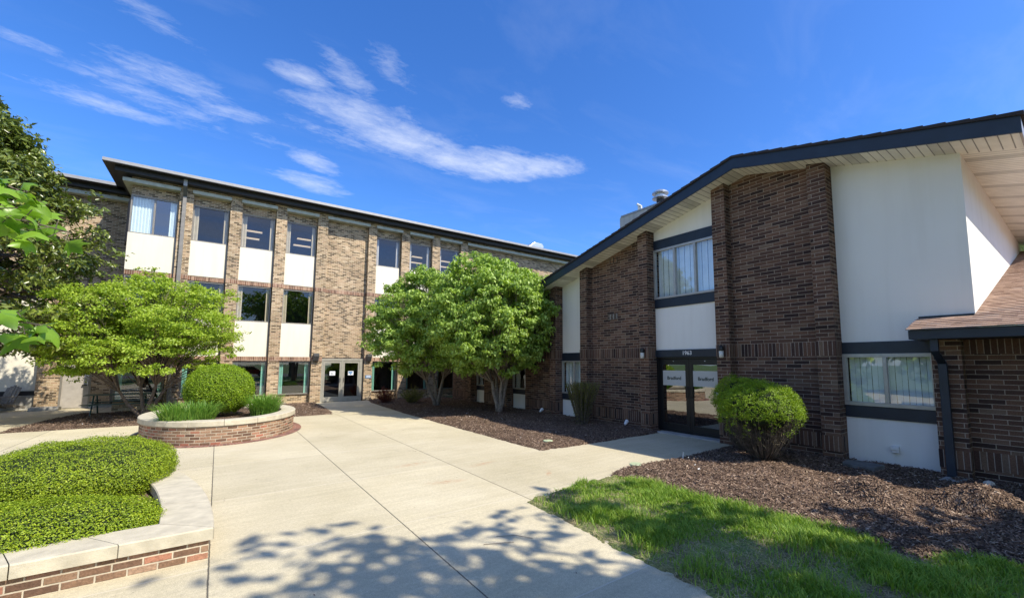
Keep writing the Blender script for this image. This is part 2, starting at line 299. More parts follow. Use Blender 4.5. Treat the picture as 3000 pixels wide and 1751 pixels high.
def leafmat(name, cols, trans=.35, rough=.45, spec=.4, hue_noise=2.0):
    m, t, b, o = newmat(name)
    g = t.nodes.new('ShaderNodeNewGeometry'); r = g.outputs['Random Per Island']
    f = M(t, 'ADD', M(t, 'MULTIPLY', r, .7), M(t, 'MULTIPLY', noise(t, hue_noise, 3), .35), clamp=True)
    c = ramp(t, f, cols)
    L(t, c, b.inputs['Base Color']); b.inputs['Roughness'].default_value = rough; b.inputs['Specular IOR Level'].default_value = spec
    tl = N(t, 'ShaderNodeBsdfTranslucent'); L(t, mixc(t, 1., c, (1.25, 1.3, .55, 1), 'MULTIPLY'), tl.inputs[0])
    mx = N(t, 'ShaderNodeMixShader', i_0=trans); L(t, b.outputs[0], mx.inputs[1]); L(t, tl.outputs[0], mx.inputs[2]); L(t, mx.outputs[0], o.inputs[0])
leafmat('leaf_lime', [(0, (0.167, 0.261, 0.026)), (.5, (0.316, 0.445, 0.039)), (1, (0.500, 0.613, 0.079))], .4)
leafmat('leaf_dogwood', [(0, (0.158, 0.260, 0.051)), (.5, (0.293, 0.428, 0.078)), (.85, (0.427, 0.577, 0.130)), (1, (0.629, 0.743, 0.309))], .38)
leafmat('leaf_magnolia', [(0, (0.061, 0.096, 0.020)), (.5, (0.132, 0.176, 0.030)), (.85, (0.223, 0.264, 0.047)), (1, (0.405, 0.351, 0.068))], .15, .28, .6)
leafmat('leaf_hedge', [(0, (0.109, 0.180, 0.013)), (.5, (0.240, 0.342, 0.017)), (.85, (0.408, 0.504, 0.027)), (1, (0.648, 0.684, 0.063))], .3)
leafmat('leaf_yew', [(0, (0.090, 0.172, 0.009)), (.5, (0.217, 0.345, 0.013)), (.85, (0.344, 0.475, 0.026)), (1, (0.544, 0.632, 0.062))], .3)
leafmat('leaf_maple', [(0, (0.118, 0.244, 0.026)), (.5, (0.220, 0.390, 0.039)), (1, (0.338, 0.520, 0.065))], .45, .35, .5)
leafmat('leaf_red', [(0, (.09, .015, .012)), (.6, (.18, .03, .02)), (1, (.20, .07, .02))], .3)
leafmat('leaf_olive', [(0, (0.095, 0.099, 0.024)), (.6, (0.190, 0.198, 0.036)), (1, (0.304, 0.306, 0.060))], .3)
leafmat('leaf_dark', [(0, (.02, .05, .012)), (1, (.07, .12, .025))], .2)
leafmat('grass_blade', [(0, (0.113, 0.229, 0.024)), (.5, (0.206, 0.351, 0.041)), (.85, (0.338, 0.457, 0.061)), (1, (0.600, 0.472, 0.162))], .3, .5, .3)
leafmat('iris_blade', [(0, (0.090, 0.216, 0.027)), (.6, (0.165, 0.324, 0.047)), (1, (0.300, 0.408, 0.070))], .3, .45)
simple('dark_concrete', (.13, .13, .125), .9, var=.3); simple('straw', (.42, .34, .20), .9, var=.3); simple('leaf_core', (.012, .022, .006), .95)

# ------------------------------------------------------------------ object helpers
COL = S.collection
def tag(o, label=None, cat=None, group=None, kind=None):
    if label: o['label'] = label
    if cat: o['category'] = cat
    if group: o['group'] = group
    if kind: o['kind'] = kind
    return o
def thing(name, label, cat, loc=(0, 0, 0), group=None):
    o = bpy.data.objects.new(name, None); COL.objects.link(o); o.location = loc; o.empty_display_size = .2
    return tag(o, label, cat, group)
def link(name, me, parent=None):
    o = bpy.data.objects.new(name, me); COL.objects.link(o)
    if parent is not None:
        o.parent = parent
        o.matrix_parent_inverse = Matrix.Translation(-parent.location)   # parts are modelled in place
    return o
class MB:
    def __init__(s): s.v = []; s.f = []; s.m = []; s.mats = []; s.uv = {}
    def mi(s, mat):
        if mat not in s.mats: s.mats.append(mat)
        return s.mats.index(mat)
    def add(s, vs, fs, mat, uvs=None):
        b = len(s.v); k = s.mi(mat); s.v += [tuple(v) for v in vs]
        for i, f in enumerate(fs):
            if uvs: s.uv[len(s.f)] = uvs[i]
            s.f.append(tuple(b+j for j in f)); s.m.append(k)
        return s
    def box(s, x0, x1, y0, y1, z0, z1, mat):
        x0, x1 = sorted((x0, x1)); y0, y1 = sorted((y0, y1)); z0, z1 = sorted((z0, z1))
        return s.add([(x0, y0, z0), (x1, y0, z0), (x1, y1, z0), (x0, y1, z0), (x0, y0, z1), (x1, y0, z1), (x1, y1, z1), (x0, y1, z1)],
                     [(0, 3, 2, 1), (4, 5, 6, 7), (0, 1, 5, 4), (1, 2, 6, 5), (2, 3, 7, 6), (3, 0, 4, 7)], mat)
    def prism(s, poly, axis, a0, a1, mat):   # poly in the two other axes
        n = len(poly)
        def P(p, a): return {'x': (a, p[0], p[1]), 'y': (p[0], a, p[1]), 'z': (p[0], p[1], a)}[axis]
        vs = [P(p, a0) for p in poly]+[P(p, a1) for p in poly]
        fs = [tuple(range(n)), tuple(range(2*n-1, n-1, -1))]+[(i, i+n, (i+1) % n+n, (i+1) % n) for i in range(n)]
        return s.add(vs, fs, mat)
    def obox(s, c, sz, mat, rot=(0, 0, 0)):
        from mathutils import Euler
        E_ = Euler(rot).to_matrix(); vs = [Vector(c)+E_@Vector((sz[0]*a, sz[1]*b, sz[2]*d)) for d in (-.5, .5) for b in (-.5, .5) for a in (-.5, .5)]
        return s.add(vs, [(0, 2, 3, 1), (4, 5, 7, 6), (0, 1, 5, 4), (1, 3, 7, 5), (3, 2, 6, 7), (2, 0, 4, 6)], mat)
    def tube(s, pts, rad, mat, n=8, cap=True):
        pts = [Vector(p) for p in pts]
        if isinstance(rad, (int, float)): rad = [rad]*len(pts)
        vs = []
        for i, p in enumerate(pts):
            d = (pts[min(i+1, len(pts)-1)]-pts[max(i-1, 0)]).normalized()
            a = d.orthogonal().normalized() if i == 0 else (a-d*a.dot(d)).normalized()
            b = d.cross(a)
            vs += [p+(a*math.cos(2*math.pi*k/n)+b*math.sin(2*math.pi*k/n))*rad[i] for k in range(n)]
        fs = [(i*n+k, i*n+(k+1) % n, (i+1)*n+(k+1) % n, (i+1)*n+k) for i in range(len(pts)-1) for k in range(n)]
        if cap: fs += [tuple(range(n-1, -1, -1)), tuple((len(pts)-1)*n+k for k in range(n))]
        return s.add(vs, fs, mat)
    def lathe(s, c, prof, mat, n=20):
        vs = [(c[0]+r*math.cos(2*math.pi*k/n), c[1]+r*math.sin(2*math.pi*k/n), c[2]+z) for r, z in prof for k in range(n)]
        fs = [(i*n+k, i*n+(k+1) % n, (i+1)*n+(k+1) % n, (i+1)*n+k) for i in range(len(prof)-1) for k in range(n)]
        fs += [tuple(range(n-1, -1, -1)), tuple((len(prof)-1)*n+k for k in range(n))]
        return s.add(vs, fs, mat)
    def build(s, name, parent=None, smooth=False, bevel=0):
        me = bpy.data.meshes.new(name); me.from_pydata(s.v, [], s.f); me.polygons.foreach_set('material_index', s.m)
        for m in s.mats: me.materials.append(MATS[m])
        if s.uv:
            ul = me.uv_layers.new()
            for fi, uvs in s.uv.items():
                ls = me.polygons[fi].loop_start
                for j, q in enumerate(uvs): ul.data[ls+j].uv = q
        if smooth: me.polygons.foreach_set('use_smooth', [True]*len(me.polygons))
        me.update(); o = link(name, me, parent)
        if bevel:
            bv = o.modifiers.new('bevel', 'BEVEL'); bv.width = bevel; bv.segments = 2; bv.limit_method = 'ANGLE'
        return o
def npmesh(name, V, F, mat, parent=None, smooth=False):
    me = bpy.data.meshes.new(name); n = F.shape[1]
    me.vertices.add(len(V)); me.vertices.foreach_set('co', V.astype(np.float32).ravel())
    me.loops.add(F.size); me.loops.foreach_set('vertex_index', F.astype(np.int32).ravel())
    me.polygons.add(len(F)); me.polygons.foreach_set('loop_start', np.arange(0, F.size, n, dtype=np.int32)); me.polygons.foreach_set('loop_total', np.full(len(F), n, dtype=np.int32))
    if smooth: me.polygons.foreach_set('use_smooth', np.ones(len(F), dtype=bool))
    me.update(calc_edges=True); me.materials.append(MATS[mat]); return link(name, me, parent)
def text(name, s, size, mat, parent, loc, rot, ext=.004, bold=0, align='CENTER'):
    cu = bpy.data.curves.new(name, 'FONT'); cu.body = s; cu.size = size; cu.extrude = ext; cu.offset = bold; cu.align_x = align; cu.align_y = 'CENTER'
    tmp = bpy.data.objects.new('tmp', cu); COL.objects.link(tmp); dg = bpy.context.evaluated_depsgraph_get(); me = bpy.data.meshes.new_from_object(tmp.evaluated_get(dg))
    bpy.data.objects.remove(tmp)
    from mathutils import Euler
    me.transform(Matrix.Translation(loc) @ Euler(rot).to_matrix().to_4x4()); me.materials.clear(); me.materials.append(MATS[mat]); return link(name, me, parent)

# ------------------------------------------------------------------ ground
def sheet(name, x0, x1, y0, y1, z, mat):
    mb = MB(); mb.add([(x0, y0, z), (x1, y0, z), (x1, y1, z), (x0, y1, z)], [(0, 1, 2, 3)], mat); return tag(mb.build(name), kind='structure')
sheet('ground', -400, 400, -400, 400, -.05, 'far_grass')
sheet('plaza', -16, 9.96, -4.5, 30, 0, 'concrete')
sheet('road', -120, 120, -38, -24, -.04, 'asphalt')
def sdf(P, poly):
    poly = np.array(poly, float); n = len(poly); d = np.full(len(P), 1e9); ins = np.zeros(len(P), bool)
    for i in range(n):
        a, b = poly[i], poly[(i+1) % n]; e = b-a; w = P-a; t = np.clip((w@e)/(e@e), 0, 1); d = np.minimum(d, np.linalg.norm(w-t[:, None]*e, axis=1))
        c = ((a[1] > P[:, 1]) != (b[1] > P[:, 1])); xi = (b[0]-a[0])*(P[:, 1]-a[1])/((b[1]-a[1]) if b[1] != a[1] else 1e-9)+a[0]; ins ^= c & (P[:, 0] < xi)
    return np.where(ins, d, -d)
def vnoise(P, s, seed=0):
    r = np.random.default_rng(seed); G = r.random((64, 64)); q = P*s; i = np.floor(q).astype(int); f = q-i; f = f*f*(3-2*f)
    g = lambda a, b: G[(i[:, 0]+a) % 64, (i[:, 1]+b) % 64]
    return (g(0, 0)*(1-f[:, 0])*(1-f[:, 1])+g(1, 0)*f[:, 0]*(1-f[:, 1])+g(0, 1)*(1-f[:, 0])*f[:, 1]+g(1, 1)*f[:, 0]*f[:, 1])-.5
def bedz(P, poly, amp, mounds=(), edge=.12):
    d = sdf(P, poly)+vnoise(P, 9, 3)*.05+vnoise(P, 3, 5)*.04
    z = np.where(d > 0, .012+amp*(1-np.exp(-np.maximum(d, 0)/edge))+vnoise(P, 1.3, 1)*amp*.5+vnoise(P, 6, 12)*.035+vnoise(P, 14, 2)*.03+vnoise(P, 31, 8)*.02, d*.6-.002)
    for mx, my, rx, ry, h in mounds:
        z = z+np.where(d > 0, h*np.exp(-((P[:, 0]-mx)/rx)**2-((P[:, 1]-my)/ry)**2), 0)
    return np.maximum(z, -.045)
def bed(name, poly, res, mat, amp=.05, mounds=(), edge=.12, kind='structure'):
    a = np.array(poly); x0, y0 = a.min(0)-.1; x1, y1 = a.max(0)+.1
    nx = int((x1-x0)/res)+2; ny = int((y1-y0)/res)+2
    gx, gy = np.meshgrid(np.linspace(x0, x1, nx), np.linspace(y0, y1, ny), indexing='ij'); P = np.stack([gx.ravel(), gy.ravel()], 1)
    z = bedz(P, poly, amp, mounds, edge); I = np.arange(nx*ny).reshape(nx, ny)
    F = np.stack([I[:-1, :-1].ravel(), I[1:, :-1].ravel(), I[1:, 1:].ravel(), I[:-1, 1:].ravel()], 1)
    keep = z[F].max(1) > -.03; F = F[keep]
    return tag(npmesh(name, np.column_stack([P, z]), F, mat, smooth=True), kind=kind)
def chips(name, poly, n, amp, mounds, edge, size, label, mat='mulch_chip', near=None):
    a = np.array(poly); x0, y0 = a.min(0); x1, y1 = a.max(0)
    P = RNG.random((int(n*2.5), 2))*[x1-x0, y1-y0]+[x0, y0]; P = P[sdf(P, poly) > -.03]
    if near is not None: P = P[RNG.random(len(P)) < near(P)]
    P = P[:n]; n = len(P)
    z = np.maximum(bedz(P, poly, amp, mounds, edge), .002)+.004
    th = RNG.random(n)*6.28; ln = size*(.5+RNG.random(n)*1.3); wd = ln*(.15+.2*RNG.random(n)); tl = (RNG.random(n)-.5)*1.1
    d = np.stack([np.cos(th)*np.cos(tl), np.sin(th)*np.cos(tl), np.sin(tl)], 1); s_ = np.stack([-np.sin(th), np.cos(th), (RNG.random(n)-.5)], 1)
    c = np.column_stack([P, z+np.abs(np.sin(tl))*ln*.4]); A = d*ln[:, None]*.5; B = s_*wd[:, None]*.5; U = np.cross(d, s_)*.004
    V = np.stack([c-A-B*.6, c+A-B, c+A*1.1+B, c-A+B, c+U*1.5], 1).reshape(-1, 3); b = np.arange(n)[:, None]*5
    F = np.concatenate([b+[0, 1, 4], b+[1, 2, 4], b+[2, 3, 4], b+[3, 0, 4]]); o = npmesh(name, V, F, mat); return tag(o, label, 'mulch', kind='stuff')
MR = [(5.46, 5.14), (5.9, 5.28), (6.6, 5.22), (7.4, 5.15), (9.7, 5.2), (9.7, 5.6), (10, 5.6), (10, -4), (6.4, -4), (6.1, .2), (5.48, 1.3), (5.5, 1.9), (5.5, 2.6), (5.30, 3.8), (5.38, 4.6)]
MRm = [(7.35, 2.05, .42, .34, .24), (7.0, 1.75, .42, .30, .14), (8.0, 3.6, 1.2, .9, .05), (8.1, 1.05, .33, .40, .25), (6.6, 3.2, .6, 1.2, .05), (7.6, 1.35, .16, .5, -.16)]
ML = [(5.7, 7.45), (6.9, 7.4), (9.9, 7.38), (10.1, 7.4), (10.1, 21.9), (6.2, 22.4), (5.95, 21), (5.72, 16)]
bed('mulch_bed', MR, .045, 'mulch', .06, MRm); bed('mulch_bed', ML, .07, 'mulch', .05)
MA = [(-4.6, 17.8), (-1.0, 17.55), (-.4, 17.3), (-.4, 22.45), (-3.7, 22.45), (-3.75, 23.2), (-4.3, 20.9)]
MC = [(-.4, 17.2), (3.5, 17.2), (3.62, 18.2), (3.78, 22.45), (-.4, 22.45)]
bed('mulch_bed', MA, .08, 'mulch', .04); bed('mulch_bed', MC, .08, 'mulch', .04)
LW = [(3.5, 4.86), (4.3, 5.0), (5.48, 5.10), (5.50, 4.6), (5.42, 3.8), (5.62, 2.7), (5.68, 1.8), (5.66, 1.3), (6.3, .2), (6.3, -4), (3.3, -4), (3.32, 2.0)]
bed('lawn', LW, .03, 'lawn_soil', .02, edge=.15)
chips('mulch_chips', MR, 30000, .06, MRm, .12, .035, 'shredded brown bark mulch over the bed beside the lawn')
chips('mulch_chips', ML, 22000, .05, (), .12, .034, 'shredded brown bark mulch along the shaded brick wall')
chips('mulch_chips', MA, 7000, .04, (), .12, .04, 'shredded bark mulch round the lime tree and picnic table')
chips('mulch_chips', MC, 6000, .04, (), .12, .04, 'shredded bark mulch between oval planter and glass door')
def grass():
    n = 90000; a = np.array(LW); P = RNG.random((n*2, 2))*[3.1, 7.2]+[3.25, -2.2]; d = sdf(P, LW)
    ex = np.clip((P[:, 0]-3.45-vnoise(P, 1.5, 4)*.5)/.45, 0, 1)              # worn strip beside the paving
    pr = np.where(d > .03, np.clip(.10+ex, 0, 1)*np.clip(.62+vnoise(P, 2.3, 9)*2.4, .06, 1), 0)
    P = P[RNG.random(len(P)) < pr][:n]; n = len(P)
    z = np.maximum(bedz(P, LW, .02, (), .15), 0); h = (.032+.055*RNG.random(n))*(1+vnoise(P, 2.6, 6)*1.7); th = RNG.random(n)*6.28; ln = h*(.3+.9*RNG.random(n)); w = .0026+.0024*RNG.random(n)
    lean = np.stack([np.cos(th), np.sin(th), np.zeros(n)], 1); side = np.stack([-np.sin(th), np.cos(th), np.zeros(n)], 1)*w[:, None]; b0 = np.column_stack([P, z])
    up = np.array([0, 0, 1.]); mid = b0+lean*(ln*.35)[:, None]+up*(h*.65)[:, None]; tip = b0+lean*ln[:, None]+up*h[:, None]
    V = np.stack([b0-side, b0+side, mid+side*.8, mid-side*.8, tip], 1).reshape(-1, 3); k = np.arange(n)[:, None]*5
    me_F = np.concatenate([k+[0, 1, 2], k+[0, 2, 3], k+[3, 2, 4]]); tag(npmesh('lawn_grass', V, me_F, 'grass_blade'), 'uneven green lawn grass with thin straw patches beside the paving', 'grass', kind='stuff')
    Q = RNG.random((16000, 2))*[3.1, 7.2]+[3.25, -2.2]; Q = Q[sdf(Q, LW) > .0]; n = len(Q); zq = np.maximum(bedz(Q, LW, .02, (), .15), 0)+.008; th = RNG.random(n)*6.28; l_ = (.02+.04*RNG.random(n))[:, None]
    A = np.stack([np.cos(th), np.sin(th), RNG.normal(0, .35, n)], 1)*l_; B_ = np.stack([-np.sin(th), np.cos(th), np.zeros(n)], 1)*.0016; c = np.column_stack([Q, zq]); V = np.stack([c-A-B_, c-A+B_, c+A+B_, c+A-B_], 1).reshape(-1, 3)
    tag(npmesh('dead_thatch', V, np.arange(n*4).reshape(-1, 4), 'straw'), 'dead straw coloured thatch lying between the grass blades', 'thatch', kind='stuff')
grass()

# ------------------------------------------------------------------ three storey building (facade faces -Y, piers at y = 22.5)
YP, YR = 22.5, 22.75
B = thing('brick_building', 'long three storey tan brick building with cream panels and flat dark roof', 'building', (4, 22.8, 0))
PX = [(-1.66, -1.21), (.06, .49), (1.79, 2.22), (3.53, 3.98), (5.93, 6.34), (7.67, 8.12), (9.44, 9.91), (11.24, 11.69)]
LV = ((0, 1.97, 'brick_tan'), (1.97, 2.16, 'brick_tan_soldier'), (2.16, 5.33, 'brick_tan'), (5.33, 5.52, 'brick_tan_soldier'), (5.52, 9.11, 'brick_tan'))
for a, b in PX:
    m = MB()
    for z0, z1, mt in LV: m.box(a, b, YP-(.012 if 'soldier' in mt else 0), 23.0, z0, z1, mt)
    m.build('pier', B)
BAYS = [(-3.13, -1.66), (-1.21, .06), (.49, 1.79), (2.22, 3.53), (6.34, 7.67), (8.12, 9.44), (9.91, 11.24)]
def slats(mb, a0, a1, d, z0, z1, step, mat, mp, amp=.015):
    n = max(2, int((a1-a0)/step)); 
    for i in range(n):
        a = a0+(a1-a0)*i/n; b = a+(a1-a0)/n*.93; o = amp*(1 if i % 2 else -1)
        p, q = mp(a, d+o), mp(b, d-o*.2)
        mb.add([(p[0], p[1], z0), (q[0], q[1], z0), (q[0], q[1], z1), (p[0], p[1], z1)], [(0, 1, 2, 3)], mat)
def window(parent, mp, a0, a1, z0, z1, fr='bronze_frame', mull=(), gl='glass', cur=None, sides=(.2, .2), fw=.05, room='room_dark', lamp=(), rd=1.6, label=None):
    """mp(a, d) -> (x, y); d is measured into the room from the glass plane"""
    def bx(mb, a, b, d0, d1, za, zb, mat):
        p, q = mp(a, d0), mp(b, d1); mb.box(p[0], q[0], p[1], q[1], za, zb, mat)
    m = MB(); bx(m, a0, a1, -.05, .04, z0, z0+fw, fr); bx(m, a0, a1, -.05, .04, z1-fw, z1, fr)
    for a in (a0, a1-fw): bx(m, a, a+fw, -.05, .04, z0+fw, z1-fw, fr)
    for a in mull: bx(m, a-.03, a+.03, -.055, .04, z0+fw, z1-fw, fr)
    w = m.build('window', parent, bevel=.004)
    if label: w['label'] = label
    g = MB(); p, q = mp(a0+fw-.005, 0), mp(a1-fw+.005, 0)
    g.add([(p[0], p[1], z0+fw), (q[0], q[1], z0+fw), (q[0], q[1], z1-fw), (p[0], p[1], z1-fw)], [(0, 1, 2, 3)], gl); g.build('pane', w)
    if cur:
        for (c0, c1) in (((a0+fw, a0+fw+sides[0]), (a1-fw-sides[1], a1-fw)) if sides != 'full' else ((a0+fw, a1-fw),)):
            c = MB(); slats(c, c0, c1, .12, z0+.03, z1-.03, .045 if sides != 'full' else .085, cur, mp); c.build('curtain', w)
    r = MB(); e = .05
    P = lambda a, d: mp(a, d)
    c0, c1, c2, c3 = P(a0-.3, rd), P(a1+.3, rd), P(a1, .05), P(a0, .05)
    vs = [(*c0, z0-.2), (*c1, z0-.2), (*c2, z0), (*c3, z0), (*c0, z1+.1), (*c1, z1+.1), (*c2, z1), (*c3, z1)]
    r.add(vs, [(0, 1, 5, 4), (1, 2, 6, 5), (3, 0, 4, 7), (0, 3, 2, 1), (4, 5, 6, 7)], room); r.build('room_interior', w)
    for (la, lz, lw) in lamp:
        q = MB(); bx(q, la, la+lw, 1.0, 1.25, lz, lz+.015, 'ceiling_lamp'); p0, p1 = mp(la, 1.0), mp(la+lw, 1.02)
        q.box(p0[0], p1[0], p0[1], p1[1], lz-.06, lz+.02, 'ceiling_lamp'); q.build('ceiling_lamp', w)
    return w
mpB = lambda a, d: (a, YR-.02+d)
for i, (a, b) in enumerate(BAYS):
    first = i == 0
    # ground floor
    for nm, d, z0, z1, mt in (('sill_wall', 0, 0, .42, 'brick_tan'), ('soldier_course', .13, 1.97, 2.16, 'brick_tan_soldier'), ('soldier_course', .10, 5.33, 5.52, 'brick_tan_soldier'), ('head_wall', 0, 8.57, 9.11, 'brick_tan')):
        m = MB(); m.box(a, b, YR-d, 23.0, z0, z1, mt); m.build(nm, B)
    for z0, z1 in ((2.16, 3.70), (5.52, 7.00)):
        p = MB(); p.box(a, b-.085, YR-.12, 23.0, z0, z1, 'stucco_cream'); p.build('stucco_panel', B)
        p = MB(); p.box(b-.085, b, YR-.09, 23.0, z0, z1, 'bronze_frame'); p.build('panel_trim', B)
    if first: cur = ('blinds_white', 'curtain_cream', 'curtain_green')
    else: cur = ('curtain_cream', 'curtain_cream', 'curtain_green')
    window(B, mpB, a, b-.03, .42, 1.95, cur=cur[2], sides=(.16, .14))
    window(B, mpB, a, b-.03, 3.70, 5.31, gl='glass_dark', cur=cur[1], sides=(.16, .12))
    lamps = () if i not in (2, 3, 5, 6) else (((a+.1, 8.1, .75), (a+.05, 7.75, .7)) if i == 2 else ((a+.6, 8.1, .6), (a+.45, 7.75, .75)))
    if first: window(B, mpB, a, b-.03, 7.00, 8.55, mull=(a+.72,), gl='glass_clear', cur='roller_blind', sides=(.62, .2), room='room_grey')
    else: window(B, mpB, a, b-.03, 7.00, 8.55, gl='glass_dark', cur='curtain_cream' if i in (1, 2, 3) else 'blinds_white', sides=(.16, .12), lamp=lamps, room='room_grey')
    m = MB(); m.box(a-(.25 if first else .04), b+.02, YP-.1, YR, 8.97, 9.11, 'lintel_stone')
    if first: m.box(a-.25, a-.005, YR, 26, 8.97, 9.11, 'lintel_stone')
    m.build('stone_lintel', B)
# closed brick bay above the glass door, long closed bay at the right
m = MB()
m.box(3.98, 5.93, YR, 23, 2.13, 5.33, 'brick_tan'); m.box(3.98, 5.93, YR-.02, 23, 5.33, 5.52, 'brick_tan_soldier'); m.box(3.98, 5.93, YR, 23, 5.52, 9.11, 'brick_tan')
m.box(11.69, 30, YR, 23, 0, 9.11, 'brick_tan')
m.box(-3.13, 30, YP, 23, 9.11, 9.3, 'brick_tan')
m.box(-3.13, -3.0, 23.0, 25.7, 0, 9.3, 'brick_tan')
m.box(29.8, 30, 23, 38, 0, 9.3, 'brick_tan'); m.build('wall', B)
for a, b in ((3.98, 5.93), (11.69, 20.2)):
    m = MB(); k = max(2, int((b-a)/1.2)); 
    for j in range(k): m.box(a-.04+(b-a+.08)*j/k+.004, a-.04+(b-a+.08)*(j+1)/k-.004, YP-.1, YR, 8.97, 9.11, 'lintel_stone')
    m.build('stone_lintel', B)
# glass double door
D = MB(); zt = 2.08
for a0, a1 in ((3.98, 4.07), (4.87, 4.96), (5.72, 5.85)): D.box(a0, a1, YP+.02, YP+.12, 0, zt, 'door_frame_grey')
D.box(3.98, 5.85, YP+.015, YP+.125, zt-.09, zt, 'door_frame_grey'); D.box(3.98, 5.93, YP+.03, YR, zt, 2.13, 'dark_metal'); D.box(5.85, 5.93, YP+.03, YR+.1, 0, zt, 'dark_metal')
dfr = D.build('glass_door', B, bevel=.004)
for a0, a1 in ((4.07, 4.87), (4.96, 5.72)):
    m = MB(); 
    for q in ((a0+.005, a0+.07), (a1-.07, a1-.005)): m.box(q[0], q[1], YP+.03, YP+.09, .02, zt-.095, 'door_frame_grey')
    m.box(a0+.07, a1-.07, YP+.03, YP+.09, .02, .24, 'door_frame_grey'); m.box(a0+.07, a1-.07, YP+.03, YP+.09, zt-.2, zt-.095, 'door_frame_grey'); m.build('door_leaf', dfr)
    m = MB(); m.add([(a0+.07, YP+.06, .24), (a1-.07, YP+.06, .24), (a1-.07, YP+.06, zt-.2), (a0+.07, YP+.06, zt-.2)], [(0, 1, 2, 3)], 'glass_door'); m.build('pane', dfr)
for hx in (4.83, 4.99):
    m = MB(); m.tube([(hx, YP+.03, .95), (hx, YP-.02, .97), (hx, YP-.02, 1.13), (hx, YP+.03, 1.15)], .012, 'black_plastic', 6); m.build('door_handle', dfr)
for px_, mt in ((4.36, 'paper'), (5.2, 'paper')):
    m = MB(); m.box(px_, px_+.25, YP+.05, YP+.055, 1.28, 1.48, mt)
    if px_ > 5: m.box(px_+.02, px_+.21, YP+.045, YP+.0495, 1.37, 1.46, 'paper_blue'); m.box(px_+.08, px_+.16, YP+.045, YP+.0495, 1.31, 1.36, 'paper_blue')
    else:
        for k in range(4): m.box(px_+.04, px_+.2-.02*k, YP+.045, YP+.0495, 1.31+.035*k, 1.32+.035*k, 'charcoal_metal')
    m.build('paper_notice', dfr)
rm = MB(); rm.add([(3.9, 24.6, 0), (6, 24.6, 0), (6, 22.62, 0), (3.9, 22.62, 0), (3.9, 24.6, 2.2), (6, 24.6, 2.2), (6, 22.62, 2.12), (3.9, 22.62, 2.12)], [(0, 1, 5, 4), (1, 2, 6, 5), (3, 0, 4, 7), (0, 3, 2, 1), (4, 5, 6, 7)], 'room_dark'); rm.build('room_interior', dfr)
for lx in (3.60, 6.02):                                        # angled dark wall lights
    m = MB(); m.prism([(YP-.013, 1.95), (YP-.013, 2.33), (YP-.26, 2.33), (YP-.26, 2.20), (YP-.14, 1.97)], 'x', lx, lx+.22, 'charcoal_metal'); m.build('wall_light', B, bevel=.006)
m = MB(); m.box(6.02, 6.30, YP-.02, YP-.004, 1.12, 1.26, 'paper_blue')
for k in range(3): m.box(6.06, 6.26, YP-.026, YP-.0205, 1.15+.035*k, 1.165+.035*k, 'paper')
m.build('door_sign', B)
# downpipe
m = MB(); m.box(-1.55, -1.43, YP-.13, YP-.02, 0, 8.75, 'bronze_frame'); m.box(-1.55, -1.43, YP-.42, YP-.30, 9.12, 9.38, 'roof_edge_metal')
m.add([(-1.55, YP-.42, 9.12), (-1.43, YP-.42, 9.12), (-1.43, YP-.30, 9.12), (-1.55, YP-.30, 9.12), (-1.55, YP-.13, 8.75), (-1.43, YP-.13, 8.75), (-1.43, YP-.02, 8.75), (-1.55, YP-.02, 8.75)], [(0, 1, 5, 4), (1, 2, 6, 5), (2, 3, 7, 6), (3, 0, 4, 7)], 'charcoal_metal')
m.build('downpipe', B)
m = MB(); m.box(1.0, 2.6, YR-.28, YR-.002, 0, .05, 'stone_grey'); m.build('footing', B)
# roof : two tiers, grey metal edge
def roof_lines(m, x0, x1, y0, y1):
    m.box(x0+.30, x1, y0+.30, y1, 9.22, 9.39, 'dark_metal'); m.box(x0, x1, y0, y1, 9.39, 9.415, 'dark_metal'); m.box(x0+.02, x1, y0+.02, y1, 9.415, 9.50, 'dark_metal')
    m.box(x0, x1, y0, y0+.02, 9.415, 9.53, 'roof_edge_metal'); m.box(x0, x0+.02, y0+.02, y1, 9.415, 9.53, 'roof_edge_metal')
m = MB(); roof_lines(m, -3.88, 30.6, YP-.70, 38); rf = m.build('roof', B)
m = MB(); m.prism([(24.6, 9.5), (24.6, 10.45), (24.75, 10.85), (25.1, 10.95), (25.2, 10.6), (25.0, 10.5), (25.0, 9.5)], 'y', 25.0, 25.7, 'galvanised')
m = MB(); vx, vy = 17.9, 24.2
m.prism([(vx-.1, 9.5), (vx+.55, 9.5), (vx+.6, 10.2), (vx+.85, 10.25), (vx+.95, 10.5), (vx+.82, 10.68), (vx+.1, 10.7), (vx-.45, 10.3), (vx-.5, 9.9)], 'y', vy, vy+.8, 'galvanised'); m.build('roof_vent', rf, bevel=.03)
m = MB(); m.lathe((16.6, 24.2, 9.5), [(.07, 0), (.07, .5), (.14, .52), (.14, .58), (.02, .62)], 'galvanised', 10); m.build('vent_pipe', rf)
m = MB(); m.box(24.6, 25.4, 24, 24.6, 9.5, 9.95, 'galvanised'); m.build('roof_vent', rf)
